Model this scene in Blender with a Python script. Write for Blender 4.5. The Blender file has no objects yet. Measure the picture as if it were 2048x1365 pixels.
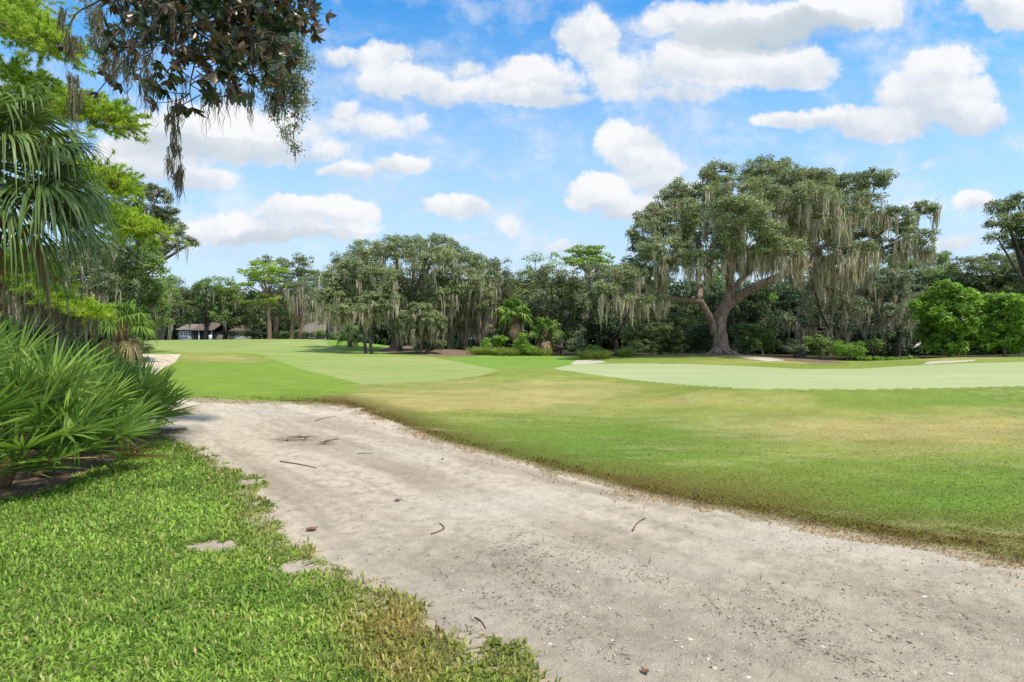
import bpy, math, random
import numpy as np
R = math.radians
SC = bpy.context.scene
COL = SC.collection
# ------------------------------------------------------------------ camera
F = 1138.0; EYE = 1.55; HZ = 682.5
cam_d = bpy.data.cameras.new('camera'); cam = bpy.data.objects.new('camera', cam_d); COL.objects.link(cam)
cam_d.sensor_width = 36.0; cam_d.lens = 36.0 * F / 2048.0
cam_d.clip_start = 0.05; cam_d.clip_end = 6000
cam.location = (0, 0, EYE); cam.rotation_euler = (R(90), 0, 0)
SC.camera = cam
# ------------------------------------------------------------------ light
SUN_EL, SUN_AZ = 61.0, 125.0      # azimuth clockwise from +Y: behind the camera and to the right
sd = (math.sin(R(SUN_AZ)) * math.cos(R(SUN_EL)), math.cos(R(SUN_AZ)) * math.cos(R(SUN_EL)), math.sin(R(SUN_EL)))
sun_d = bpy.data.lights.new('sun', 'SUN'); sun = bpy.data.objects.new('sun', sun_d); COL.objects.link(sun)
sun_d.energy = 3.6; sun_d.angle = R(4.0); sun_d.color = (1.0, 0.94, 0.80)
from mathutils import Vector
sun.rotation_euler = Vector(sd).to_track_quat('Z', 'Y').to_euler()
SC.view_settings.view_transform = 'Standard'; SC.view_settings.look = 'None'
SC.view_settings.gamma = 1.0; SC.view_settings.exposure = 0.5
try: SC.view_settings.use_curve_mapping = False
except Exception: pass
SC.cycles.max_bounces = 6; SC.cycles.diffuse_bounces = 3; SC.cycles.transmission_bounces = 4
SC.cycles.transparent_max_bounces = 4; SC.cycles.glossy_bounces = 2

# node helper
class NT:
    def __init__(s, tree): s.t = tree; s.n = tree.nodes; s.l = tree.links
    def link(s, a, b): s.l.new(a, b)
    def put(s, sock, v):
        if isinstance(v, bpy.types.NodeSocket): s.l.new(v, sock)
        elif v is not None: sock.default_value = v
    def math(s, op, a, b=None, c=None, clamp=False):
        n = s.n.new('ShaderNodeMath'); n.operation = op; n.use_clamp = clamp
        s.put(n.inputs[0], a); s.put(n.inputs[1], b)
        if c is not None: s.put(n.inputs[2], c)
        return n.outputs[0]
    def vm(s, op, a, b=None, out=0):
        n = s.n.new('ShaderNodeVectorMath'); n.operation = op
        s.put(n.inputs[0], a)
        if b is not None: s.put(n.inputs[1], b)
        return n.outputs[out]
    def mix(s, f, a, b, bt='MIX'):
        n = s.n.new('ShaderNodeMix'); n.data_type = 'RGBA'; n.blend_type = bt; n.clamp_factor = True
        s.put(n.inputs[0], f); s.put(n.inputs[6], a); s.put(n.inputs[7], b)
        return n.outputs[2]
    def noise(s, vec, scale, detail=4, rough=.5, out='Fac'):
        n = s.n.new('ShaderNodeTexNoise'); s.put(n.inputs['Vector'], vec)
        n.inputs['Scale'].default_value = scale; n.inputs['Detail'].default_value = detail
        n.inputs['Roughness'].default_value = rough
        return n.outputs[out]
    def ramp(s, v, a, b, lo=0.0, hi=1.0, smooth=True):
        n = s.n.new('ShaderNodeMapRange'); n.interpolation_type = 'SMOOTHSTEP' if smooth else 'LINEAR'
        s.put(n.inputs[0], v); n.inputs[1].default_value = a; n.inputs[2].default_value = b
        n.inputs[3].default_value = lo; n.inputs[4].default_value = hi
        return n.outputs[0]

world = bpy.data.worlds.new('World'); SC.world = world; world.use_nodes = True
w = NT(world.node_tree); w.n.clear()
tc = w.n.new('ShaderNodeTexCoord').outputs['Generated']
sky = w.n.new('ShaderNodeTexSky'); sky.sky_type = 'NISHITA'; sky.sun_disc = False
sky.sun_elevation = R(SUN_EL); sky.sun_rotation = R(SUN_AZ); sky.air_density = 1.0; sky.dust_density = 0.6; sky.ozone_density = 2.0
SKYK = 0.12
# clouds: (px, py, rx, ry, weight) read off the photograph as directions of the sky
CL = [(1480,45,230,55,1),(1700,25,130,45,1),(1450,125,200,62,1),(1600,135,95,45,1),(1180,75,80,60,.9),(1235,140,80,60,.8),(1370,185,130,26,.6),
 (1860,190,125,62,1.1),(1880,135,85,42,1.1),(1740,245,150,34,1),(1590,248,95,24,.85),(1945,235,75,35,1),
 (1262,285,72,58,1.1),(1300,335,75,48,1),(1195,385,68,46,1.1),(1255,418,95,34,.9),(1340,385,80,46,.8),
 (1045,158,118,46,1.1),(1070,190,110,26,1),(805,158,110,42,.95),(770,108,70,32,.7),(690,103,60,20,.7),(910,175,110,38,.8),(930,130,80,20,.5),
 (750,250,130,36,.6),(690,215,40,28,.7),(840,240,40,22,.5),(808,322,66,25,1),(705,336,66,19,.95),(648,300,60,26,.6),
 (905,413,78,29,1.05),(430,262,240,62,.95),(290,315,150,62,.95),(400,355,90,30,.8),(560,300,120,34,.7),
 (455,452,105,38,1),(600,430,95,36,1.05),(700,432,62,34,1.05),(570,468,200,24,.8),(1020,452,45,38,.55),(1120,500,60,16,.5),
 (1950,402,52,24,.95),(1900,487,70,20,.6),(2020,20,110,46,.95),(1850,318,50,16,.4),(1850,405,60,20,.55),(900,330,30,20,.3),(1000,480,150,14,.35),(350,250,60,60,.8)]
sx = w.n.new('ShaderNodeSeparateXYZ'); w.link(tc, sx.inputs[0])
yy = w.math('MAXIMUM', sx.outputs[1], 0.02)
u = w.math('DIVIDE', sx.outputs[0], yy); v = w.math('DIVIDE', sx.outputs[2], yy)
cv = w.n.new('ShaderNodeCombineXYZ'); w.link(u, cv.inputs[0]); w.link(v, cv.inputs[1])
uv0 = cv.outputs[0]
n1 = w.noise(uv0, 6.5, 9, .66, 'Color')
n1c = w.noise(w.vm('MULTIPLY', uv0, (1, 1.6, 1)), 5.0, 7, .64)
dist = w.vm('MULTIPLY', w.vm('SUBTRACT', n1, (.5,.5,.5)), (.125,.095,0))
uv = w.vm('ADD', uv0, dist)
D = None; H = None
for (px, py, rx, ry, k) in CL:
    cx, cy = (px-1024)/F, (HZ-py)/F
    q = w.vm('MULTIPLY', w.vm('SUBTRACT', uv, (cx, cy, 0)), (F/(rx*1.16), F/(ry*1.16), 0))
    d2 = w.vm('DOT_PRODUCT', q, q, 1)
    g = w.math('MULTIPLY', w.math('SUBTRACT', 1.0, d2, clamp=True), k)
    D = g if D is None else w.math('SMOOTH_MAX', D, g, .12)
    qy = w.vm('DOT_PRODUCT', q, (0, 1, 0), 1)
    h = w.math('MULTIPLY', g, qy)
    H = h if H is None else w.math('ADD', H, h)
n2 = w.noise(uv0, 17.0, 8, .66)
dens = w.math('ADD', D, w.math('MULTIPLY', w.math('SUBTRACT', n2, .5), 1.05))
alpha = w.math('MAXIMUM', w.ramp(dens, .12, .62), w.math('MULTIPLY', w.ramp(dens, -.22, .25), w.ramp(n1c, .42, .62, .0, .5)))
thick = w.ramp(dens, .3, 1.0)
n3 = w.noise(uv, 9.0, 4, .55)
shade = w.ramp(w.math('ADD', w.math('MULTIPLY', H, .8), w.math('ADD', w.math('MULTIPLY', w.math('SUBTRACT', n2, .5), .9), w.math('MULTIPLY', w.math('SUBTRACT', n3, .5), 1.6))), -.50, .38)
# thin veil toward the horizon
veil = w.math('POWER', w.ramp(v, .60, .06, 0.0, 1.0, False), 1.12)
wisp = w.ramp(w.noise(w.vm('MULTIPLY', uv, (1, 2.2, 1)), 4.5, 6, .62), .50, .80, 0, .40)
veil = w.math('MINIMUM', w.math('ADD', veil, w.math('MULTIPLY', wisp, w.ramp(v, .62, .40, .35, 1))), .96)
hs = w.n.new('ShaderNodeHueSaturation'); w.link(sky.outputs[0], hs.inputs['Color']); hs.inputs['Saturation'].default_value = 1.38; hs.inputs['Value'].default_value = 1.6
hs.inputs['Hue'].default_value = 0.495
CW = 0.69/SKYK
base = w.mix(veil, hs.outputs[0], (.62*CW, .79*CW, .97*CW, 1))
ccol = w.mix(shade, (.66*CW, .74*CW, .84*CW, 1), (1.0*CW, 1.0*CW, 1.01*CW, 1))
SHB = [(1540,62,210,44,.95),(1450,85,120,30,.5),(400,290,200,26,.6),(600,478,170,16,.5),(1250,452,110,22,.5),(1870,262,120,18,.35),(830,205,120,16,.35)]
for (px, py, rx, ry, k) in SHB:
    q = w.vm('MULTIPLY', w.vm('SUBTRACT', uv, ((px-1024)/F, (HZ-py)/F, 0)), (F/rx, F/ry, 0))
    g = w.math('SUBTRACT', 1.0, w.vm('DOT_PRODUCT', q, q, 1), clamp=True); g = w.math('MULTIPLY', w.math('SQRT', g), k)
    ccol = w.mix(g, ccol, (.55*CW, .63*CW, .69*CW, 1))
ccol = w.mix(w.math('MULTIPLY', thick, .12), ccol, (1.0*CW, 1.0*CW, 1.0*CW, 1))
front = w.ramp(sx.outputs[1], .30, .52)
a2 = w.math('MULTIPLY', alpha, front)
fin = w.mix(w.math('MULTIPLY', a2, .97), base, ccol)
# unseen broken cloud added overhead and behind to whiten and soften the light
on = w.ramp(w.noise(tc, 3.2, 4, .55), .42, .60, 0, .9)
on = w.math('MULTIPLY', on, w.math('SUBTRACT', 1.0, front))
fin = w.mix(on, fin, (.98*CW, .98*CW, .98*CW, 1))
bg = w.n.new('ShaderNodeBackground'); w.link(fin, bg.inputs[0]); bg.inputs[1].default_value = SKYK
wo = w.n.new('ShaderNodeOutputWorld'); w.link(bg.outputs[0], wo.inputs[0])

# ------------------------------------------------------------------ helpers
rng = np.random.default_rng(7)
random.seed(7)
def hash2(ix, iy, seed):
    h = (ix.astype(np.int64)*374761393 + iy.astype(np.int64)*668265263 + seed*982451653) & 0x7fffffff
    h = ((h ^ (h >> 13))*1274126177) & 0x7fffffff
    return ((h ^ (h >> 16)) & 0xffff)/65535.0
def vnoise(x, y, seed=0):
    ix = np.floor(x); iy = np.floor(y); fx = x-ix; fy = y-iy
    fx = fx*fx*(3-2*fx); fy = fy*fy*(3-2*fy)
    a = hash2(ix, iy, seed); b = hash2(ix+1, iy, seed); c = hash2(ix, iy+1, seed); d = hash2(ix+1, iy+1, seed)
    return (a*(1-fx)+b*fx)*(1-fy)+(c*(1-fx)+d*fx)*fy
def fbm(x, y, seed=0, o=4):
    s = 0; a = .5; t = 0
    for i in range(o):
        s = s + a*vnoise(x*2**i, y*2**i, seed+i*17); t += a; a *= .55
    return s/t
def tag(o, label=None, cat=None, group=None, kind=None):
    if label: o['label'] = label
    if cat: o['category'] = cat
    if group: o['group'] = group
    if kind: o['kind'] = kind
    return o
def empty(name, loc):
    o = bpy.data.objects.new(name, None); o.empty_display_size = .3; COL.objects.link(o); o.location = loc
    return o
def mesh_raw(name, V, polys, mat, parent=None, loc=(0,0,0), rnd=None, col=None, smooth=False, vcol=None):
    """polys: list of int arrays (n,k).  rnd: per-face float.  col: per-face rgb.  vcol: per-vertex rgb"""
    me = bpy.data.meshes.new(name)
    V = np.asarray(V, dtype=np.float32) - np.array(loc, dtype=np.float32)
    polys = [p for p in polys if len(p)]
    me.vertices.add(len(V)); me.vertices.foreach_set('co', V.ravel())
    idx = np.concatenate([p.ravel() for p in polys]).astype(np.int32)
    tot = np.concatenate([np.full(len(p), p.shape[1], dtype=np.int32) for p in polys])
    st = np.concatenate([[0], np.cumsum(tot)[:-1]]).astype(np.int32)
    me.loops.add(len(idx)); me.loops.foreach_set('vertex_index', idx)
    me.polygons.add(len(tot)); me.polygons.foreach_set('loop_start', st)
    me.update(calc_edges=True)
    if smooth: me.polygons.foreach_set('use_smooth', np.ones(len(tot), dtype=bool))
    if rnd is not None:
        a = me.attributes.new('rnd', 'FLOAT', 'FACE'); a.data.foreach_set('value', np.asarray(rnd, dtype=np.float32))
    if col is not None:
        a = me.attributes.new('col', 'FLOAT_COLOR', 'FACE')
        c = np.ones((len(tot), 4), dtype=np.float32); c[:, :3] = col; a.data.foreach_set('color', c.ravel())
    if vcol is not None:
        a = me.attributes.new('col', 'FLOAT_COLOR', 'POINT')
        c = np.ones((len(V), 4), dtype=np.float32); c[:, :3] = vcol; a.data.foreach_set('color', c.ravel())
    me.materials.append(mat)
    o = bpy.data.objects.new(name, me); COL.objects.link(o)
    if parent is not None: o.parent = parent
    else: o.location = loc
    return o
def at(px, py, Y): return np.array([(px-1024)/F*Y, Y, EYE-(py-HZ)/F*Y])
def inpoly(px, py, P):
    P = np.array(P, float); n = len(P); r = np.zeros(px.shape, bool); j = n-1
    for i in range(n):
        xi, yi = P[i]; xj, yj = P[j]
        if yi != yj:
            c = ((yi > py) != (yj > py)) & (px < (xj-xi)*(py-yi)/(yj-yi)+xi)
            r ^= c
        j = i
    return r
class Geo:
    def __init__(s): s.V = []; s.Q = []; s.T = []; s.n = 0; s.rq = []; s.rt = []
    def add(s, V, Q=None, T=None, r=0.5):
        V = np.asarray(V, float).reshape(-1, 3)
        if Q is not None and len(Q):
            Q = np.asarray(Q); s.Q.append(Q+s.n); s.rq.append(np.broadcast_to(r, (len(Q),)).astype(float))
        if T is not None and len(T):
            T = np.asarray(T); s.T.append(T+s.n); s.rt.append(np.broadcast_to(r, (len(T),)).astype(float))
        s.V.append(V); s.n += len(V)
    def tube(s, P, rad, sides=7, cap=True, wob=0, seed=0):
        P = np.asarray(P, float); m = len(P); rad = np.asarray(rad, float)
        T = np.gradient(P, axis=0); T /= np.linalg.norm(T, axis=1)[:, None]+1e-9
        ref = np.array([0, 1, .13]) if abs(T[0][2]) > .6 else np.array([0, 0, 1.])
        A = np.cross(T, ref); A /= np.linalg.norm(A, axis=1)[:, None]+1e-9; B = np.cross(T, A)
        th = np.arange(sides)/sides*2*np.pi
        rr = rad[:, None]*np.ones(sides)
        if wob: rr = rr*(1+wob*(fbm(th[None, :]*1.6+seed, np.arange(m)[:, None]*.55+seed, seed, 3)-.5)*2)
        V = P[:, None, :] + rr[..., None]*(np.cos(th)[None, :, None]*A[:, None, :]+np.sin(th)[None, :, None]*B[:, None, :])
        i = np.arange(m-1)[:, None]*sides; k = np.arange(sides)[None, :]; k2 = (k+1) % sides
        Q = np.stack([i+k, i+k2, i+sides+k2, i+sides+k], -1).reshape(-1, 4)
        s.add(V, Q)
        if cap: s.add(np.vstack([V[-1], P[-1]+T[-1]*rad[-1]*.5]), T=[[k, (k+1) % sides, sides] for k in range(sides)])
    def box(s, c, d, ry=0):
        c = np.array(c); d = np.array(d)/2
        V = np.array([[a, b, e] for a in (-1, 1) for b in (-1, 1) for e in (-1, 1)])*d+c
        s.add(V, [[0,1,3,2],[4,6,7,5],[0,4,5,1],[2,3,7,6],[0,2,6,4],[1,5,7,3]])
    def build(s, name, mat, parent=None, loc=(0,0,0), smooth=False, rnd=True):
        V = np.vstack(s.V); polys = []; r = []
        if s.Q: polys.append(np.vstack(s.Q)); r.append(np.concatenate(s.rq))
        if s.T: polys.append(np.vstack(s.T)); r.append(np.concatenate(s.rt))
        return mesh_raw(name, V, polys, mat, parent, loc, rnd=np.concatenate(r) if rnd else None, smooth=smooth)
def spline(P, n=24):
    """Catmull-Rom through rows of P (any width)"""
    P = np.asarray(P, float)
    if len(P) < 3:
        t = np.linspace(0, 1, n)[:, None]; return P[0]*(1-t)+P[-1]*t
    Q = np.vstack([2*P[0]-P[1], P, 2*P[-1]-P[-2]]); out = []; seg = len(P)-1; k = max(2, n//seg)
    for i in range(seg):
        p0, p1, p2, p3 = Q[i:i+4]
        for t in np.linspace(0, 1, k, endpoint=(i == seg-1)):
            out.append(.5*((2*p1)+(-p0+p2)*t+(2*p0-5*p1+4*p2-p3)*t*t+(-p0+3*p1-3*p2+p3)*t**3))
    return np.array(out)
def unit(a): return a/(np.linalg.norm(a, axis=-1, keepdims=True)+1e-9)
# ------------------------------------------------------------------ materials
def newmat(name):
    m = bpy.data.materials.new(name); m.use_nodes = True; t = NT(m.node_tree); t.n.clear()
    out = t.n.new('ShaderNodeOutputMaterial'); return m, t, out
def principled(t, rough=.6, spec=.3):
    p = t.n.new('ShaderNodeBsdfPrincipled'); p.inputs['Roughness'].default_value = rough
    p.inputs['Specular IOR Level'].default_value = spec; return p
def attr(t, name, o='Fac'):
    a = t.n.new('ShaderNodeAttribute'); a.attribute_name = name; return a.outputs[o]
def leafmat(name, c1, c2, c3=None, trans=.3, rough=.5, spec=.35, back=None, nscale=.5, tc_boost=1.5):
    m, t, out = newmat(name); r = attr(t, 'rnd')
    g = t.n.new('ShaderNodeNewGeometry'); nz = t.noise(g.outputs['Position'], nscale, 3)
    f = t.math('ADD', t.math('MULTIPLY', r, .65), t.math('MULTIPLY', nz, .55), clamp=True)
    c = t.mix(t.ramp(f, .2, .9), (*c1, 1), (*c2, 1))
    if c3: c = t.mix(t.ramp(r, .93, .97), c, (*c3, 1))
    if back: c = t.mix(g.outputs['Backfacing'], c, (*back, 1))
    p = principled(t, rough, spec); t.link(c, p.inputs['Base Color'])
    tr = t.n.new('ShaderNodeBsdfTranslucent')
    tcx = t.mix(1.0, c, (tc_boost, tc_boost*1.04, tc_boost*.62, 1), 'MULTIPLY'); t.link(tcx, tr.inputs[0])
    mx = t.n.new('ShaderNodeMixShader'); mx.inputs[0].default_value = trans
    t.link(p.outputs[0], mx.inputs[1]); t.link(tr.outputs[0], mx.inputs[2]); t.link(mx.outputs[0], out.inputs[0]); return m
def barkmat(name, c1, c2, scale=6, bump=.6, stretch=.25):
    m, t, out = newmat(name); g = t.n.new('ShaderNodeNewGeometry')
    v = t.vm('MULTIPLY', g.outputs['Position'], (1, 1, stretch))
    n = t.noise(v, scale, 6, .65); vo = t.n.new('ShaderNodeTexVoronoi'); t.link(v, vo.inputs['Vector']); vo.inputs['Scale'].default_value = scale*2.2; vo.feature = 'DISTANCE_TO_EDGE'
    f = t.math('MULTIPLY', t.ramp(n, .3, .7), t.ramp(vo.outputs[0], .0, .12, .35, 1.0))
    c = t.mix(f, (*c1, 1), (*c2, 1)); n3 = t.noise(g.outputs['Position'], 1.2, 3)
    c = t.mix(t.ramp(n3, .55, .75, 0, .5), c, (.16, .16, .12, 1))
    p = principled(t, .9, .1); t.link(c, p.inputs['Base Color'])
    b = t.n.new('ShaderNodeBump'); b.inputs['Strength'].default_value = bump; b.inputs['Distance'].default_value = .05
    t.link(f, b.inputs['Height']); t.link(b.outputs[0], p.inputs['Normal']); t.link(p.outputs[0], out.inputs[0]); return m
def plain(name, c, rough=.7, spec=.2, var=.25, scale=8, metallic=0):
    m, t, out = newmat(name); g = t.n.new('ShaderNodeTexCoord'); n = t.noise(g.outputs['Object'], scale, 5, .6)
    cc = t.mix(t.ramp(n, .3, .7), tuple(x*(1-var) for x in c)+(1,), tuple(min(1, x*(1+var)) for x in c)+(1,))
    p = principled(t, rough, spec); t.link(cc, p.inputs['Base Color']); t.link(p.outputs[0], out.inputs[0]); return m
def groundmat(name, fine=60, amp=.25, bump=.4, bd=.02, mid=6, midamp=.12, rough=.95, specks=0):
    m, t, out = newmat(name); c0 = attr(t, 'col', 'Color'); g = t.n.new('ShaderNodeNewGeometry'); P = g.outputs['Position']
    n = t.noise(P, fine, 3, .7); n2 = t.noise(P, mid, 5, .65)
    k = t.math('ADD', t.math('MULTIPLY', t.math('SUBTRACT', n, .5), amp*2.2), t.math('MULTIPLY', t.math('SUBTRACT', n2, .5), midamp*2.2))
    k = t.math('ADD', k, 1.0)
    kk = t.n.new('ShaderNodeCombineColor')
    for i in range(3): t.link(k, kk.inputs[i])
    c = t.mix(1.0, c0, kk.outputs[0], 'MULTIPLY')
    if specks:
        for sc_, lo, tone in ((75, .16, (.30, .25, .20, 1)), (48, .11, (.80, .75, .66, 1)), (150, .22, (.38, .33, .27, 1))):
            vo = t.n.new('ShaderNodeTexVoronoi'); t.link(P, vo.inputs['Vector']); vo.inputs['Scale'].default_value = sc_; vo.inputs['Randomness'].default_value = 1
            c = t.mix(t.math('MULTIPLY', t.ramp(vo.outputs['Distance'], lo+.07, lo), specks), c, t.mix(.35, tone, c))
    p = principled(t, rough, .08); t.link(c, p.inputs['Base Color'])
    b = t.n.new('ShaderNodeBump'); b.inputs['Strength'].default_value = bump; b.inputs['Distance'].default_value = bd
    t.link(t.math('ADD', n, n2), b.inputs['Height']); t.link(b.outputs[0], p.inputs['Normal']); t.link(p.outputs[0], out.inputs[0]); return m
def colmat(name, trans=.25, rough=.6):
    m, t, out = newmat(name); c = attr(t, 'col', 'Color'); p = principled(t, rough, .25); t.link(c, p.inputs['Base Color'])
    tr = t.n.new('ShaderNodeBsdfTranslucent'); t.link(c, tr.inputs[0]); mx = t.n.new('ShaderNodeMixShader'); mx.inputs[0].default_value = trans
    t.link(p.outputs[0], mx.inputs[1]); t.link(tr.outputs[0], mx.inputs[2]); t.link(mx.outputs[0], out.inputs[0]); return m
M = {}
M['oak'] = leafmat('oak_leaves', (.082,.118,.048), (.335,.375,.185), trans=.28, tc_boost=1.35)
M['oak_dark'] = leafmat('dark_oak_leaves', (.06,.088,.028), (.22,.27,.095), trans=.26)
M['oak_mid'] = leafmat('mid_green_leaves', (.065,.12,.028), (.24,.34,.085), trans=.3)
M['bright'] = leafmat('bright_green_leaves', (.06,.14,.018), (.27,.44,.05), trans=.35)
M['lime'] = leafmat('lime_pine_needles', (.09,.18,.015), (.42,.55,.06), trans=.4)
M['pine'] = leafmat('pine_needles', (0.1242, 0.207, 0.0414), (0.3312, 0.4554, 0.0966), trans=.3)
M['grey'] = leafmat('grey_green_leaves', (.075,.10,.048), (.24,.275,.145), trans=.25)
M['wood'] = leafmat('woodland_leaves', (0.0264, 0.048, 0.0168), (0.084, 0.132, 0.042), trans=.15)  # leaf colour set dark to stand for shade under the trees
M['magn'] = leafmat('magnolia_leaves', (.02,.045,.02), (.05,.09,.035), c3=(.4,.17,.04), trans=.12, rough=.3, spec=.5, back=(.085,.06,.03), nscale=3)
M['palm'] = leafmat('palm_fronds', (.05,.10,.03), (.17,.25,.075), trans=.26, rough=.45, spec=.3, nscale=2)
M['palmetto'] = leafmat('palmetto_fronds', (.045,.115,.02), (.25,.37,.07), c3=(.46,.38,.10), trans=.28, rough=.5, spec=.22, nscale=1.8)
M['deadpalm'] = leafmat('dead_fronds', (.20,.14,.06), (.42,.31,.16), trans=.2)
M['moss'] = leafmat('spanish_moss', (.28,.25,.18), (.62,.55,.41), trans=.25, rough=.9, spec=.05, tc_boost=1.1, nscale=.8)
M['mossdark'] = leafmat('dark_spanish_moss', (.10,.095,.065), (.24,.225,.15), trans=.25, rough=.9, spec=.05, tc_boost=1.1)
M['tuft'] = leafmat('tall_grass_blades', (.14,.2,.03), (.3,.34,.09), trans=.3)
M['bark'] = barkmat('oak_bark', (.12,.085,.065), (.42,.32,.26), 5)
M['bark2'] = barkmat('grey_bark', (.06,.05,.04), (.2,.17,.14), 4)
M['pinebark'] = barkmat('pine_bark', (.16,.10,.07), (.38,.26,.19), 5)
M['boot'] = barkmat('palm_boots', (.10,.06,.035), (.36,.24,.15), 9, stretch=.7)

# ------------------------------------------------------------------ terrain
PROF = {
 -400:[(10,0),(30,.1),(40,.4),(60,.7),(90,.7),(130,.6)],
 200: [(10,0),(25,0),(32,.1),(40,.45),(46,.7),(60,1.1),(72,1.45),(90,1.0),(110,.6)],
 300: [(10,0),(25,0),(32,.1),(40,.55),(46,.82),(60,1.35),(70,1.66),(78,1.6),(90,1.0),(110,.5)],
 560: [(10,0),(18,0),(30,.05),(40,.45),(45,.66),(50,.7),(56,.95),(70,1.82),(77,1.75),(95,.8),(110,.4)],
 680: [(10,0),(18,0),(30,.02),(40,.35),(46,.58),(51,.5),(58,.9),(69,1.82),(76,1.6),(95,.8),(110,.4)],
 760: [(10,0),(18,0),(30,0),(40,.25),(48,.5),(53,.5),(60,.85),(68,1.05),(80,.8),(110,.5)],
 860: [(10,0),(18,0),(30,0),(40,.2),(47,.42),(51,.75),(54,1.0),(58,.8),(62,.6),(80,.5)],
 950: [(10,0),(16,.02),(20,.1),(24,.22),(28,.16),(30,0),(40,.2),(46,.36),(50,.62),(53,.66),(58,.4),(80,.3)],
 1050:[(10,-.02),(14,-.08),(17,.08),(21,.3),(24,.32),(28,.2),(31,.05),(38,.1),(42,.25),(46,.36),(55,.2),(80,.2)],
 1180:[(10,-.04),(14,-.14),(17,.02),(20.5,.24),(23,.26),(30,.2),(36,.12),(40,.1),(44,.3),(50,.2),(80,.1)],
 1300:[(8,0),(11,-.14),(13.5,-.18),(16,.02),(18,.22),(20,.24),(24,.13),(34,.22),(40,.5),(44,.45),(52,.2),(80,.1)],
 1440:[(7,0),(9.5,-.12),(11.8,-.18),(13.2,.04),(14.6,.32),(16,.36),(20,.3),(24,.22),(34,.17),(39,.57),(44,.66),(48,.5),(54,.1),(80,0)],
 1600:[(7,0),(9.5,-.12),(11.6,-.18),(13,.04),(14.4,.34),(16,.37),(20,.3),(24,.2),(32,.02),(40,.32),(44,.2),(50,0),(80,-.2)],
 1750:[(7,0),(9.5,-.1),(11.6,-.15),(13,.05),(14.4,.34),(16,.37),(20,.3),(24,.2),(32,.03),(38,.24),(42,-.2),(46,-.6),(60,-.6),(80,0)],
 1900:[(7,0),(9.5,-.08),(11.6,-.12),(13,.06),(14.4,.34),(16,.38),(20,.32),(24,.26),(32,.3),(36,.59),(40,.3),(46,-.3),(60,-.5),(80,0)],
 2048:[(7,0),(9.5,-.06),(11.6,-.1),(13,.07),(14.4,.36),(16,.4),(24,.3),(33,.38),(38,.54),(44,.2),(60,0)],
 2600:[(9,0),(17,.15),(33,.3),(38,.4),(60,.1)]}
KX = sorted(PROF); UU = np.linspace(-1.6, 1.6, 321); YY = np.arange(0, 160, .5)
tab = np.array([np.interp(YY, [0]+[a for a, b in PROF[k]], [0]+[b for a, b in PROF[k]]) for k in KX])
ku = (np.array(KX)-1024)/F
HT = np.array([np.interp(UU, ku, tab[:, j]) for j in range(len(YY))]).T
def blur(a, ax, s):
    k = np.exp(-.5*(np.arange(-3*s, 3*s+1)/s)**2); k /= k.sum(); pad = [(0, 0), (0, 0)]; pad[ax] = (3*s, 3*s)
    return np.apply_along_axis(lambda r: np.convolve(r, k, 'valid'), ax, np.pad(a, pad, mode='edge'))
HT = blur(blur(HT, 1, 2), 0, 4)
def gz(x, y):
    x = np.asarray(x, float); y = np.asarray(y, float)
    Y = np.clip(y, 1.0, 159); uu = np.clip(x/Y, -1.59, 1.59)
    a = (uu+1.6)/.01; b = Y/.5; i = np.floor(a).astype(int); j = np.floor(b).astype(int)
    i = np.clip(i, 0, 319); j = np.clip(j, 0, len(YY)-2); fa = a-i; fb = b-j
    z = (HT[i, j]*(1-fa)+HT[i+1, j]*fa)*(1-fb)+(HT[i, j+1]*(1-fa)+HT[i+1, j+1]*fa)*fb
    z = z*np.clip((y-2)/6, 0, 1)
    return z + .05*(fbm(x*.16, y*.16, 3, 3)-.5)*np.clip(y/10, .2, 1)
def gpt(px, Y): x = (px-1024)/F*Y; return np.array([x, Y, float(gz(x, Y))])
def project(x, y, z):
    Y = np.maximum(y, .3); return 1024+x/Y*F, HZ-(z-EYE)/Y*F
# regions traced in the view, turned into ground areas
P_PATH = [(5200,2900),(3600,2200),(1400,2400),(1330,1700),(1065,1365),(985,1310),(900,1250),(860,1215),(770,1190),(700,1150),(640,1118),(570,1075),(548,1020),(500,965),(440,920),(395,890),(350,868),
 (300,835),(215,800),(150,770),(170,745),(235,725),(285,708.5),(362,708.5),(350,725),(318,742),(300,758),(320,785),(352,798),(420,806),(560,808),(690,815),(720,826),(800,855),(900,893),(1000,918),(1100,945),(1200,968),(1300,1000),(1450,1030),(1600,1057),(1800,1092),(1950,1125),(2048,1142),(2700,1310),(5000,1900)]
P_LAWN = [(-6000,5000),(-6000,2600),(-1500,1400),(-300,1080),(0,1003),(100,978),(180,945),(250,912),(300,885),(345,866),(400,880),(900,1200),(1400,1650),(1500,2400),(3600,3000),(3000,9000)]
P_GREEN = [(1105,738),(1150,728.5),(1250,727),(1400,729),(1500,733),(1600,738.5),(1720,738),(1800,733),(1900,728),(2048,724),(2500,716),(2600,765),(2048,772.5),(1900,776),(1750,779),(1600,779),(1480,777),(1380,771),(1280,762),(1190,750)]
P_FAIR = [(250,683),(300,660),(640,660),(655,690),(690,703),(735,705),(800,711),(860,714),(920,725),(1000,741),(960,752),(880,762),(770,768),(720,768),(660,752),(600,738),(555,722),(520,709),(480,706),(365,705.5),(300,698),(250,700)]
P_MULCH = [(-6000,2600),(-1500,1400),(-300,1080),(0,1003),(100,978),(180,945),(250,912),(300,885),(345,866),(360,850),(300,836),(200,795),(100,775),(-3000,775),(-6000,900)]
P_MULCH2 = [(755,703),(790,688),(830,684),(900,684),(945,694),(956,713),(900,713.5),(830,710),(775,706)]
P_MULCH3 = [(1340,713),(1390,703),(1442,700),(1520,703),(1620,716),(1700,728),(1640,727),(1570,722),(1520,716),(1450,713),(1390,712)]
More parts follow.
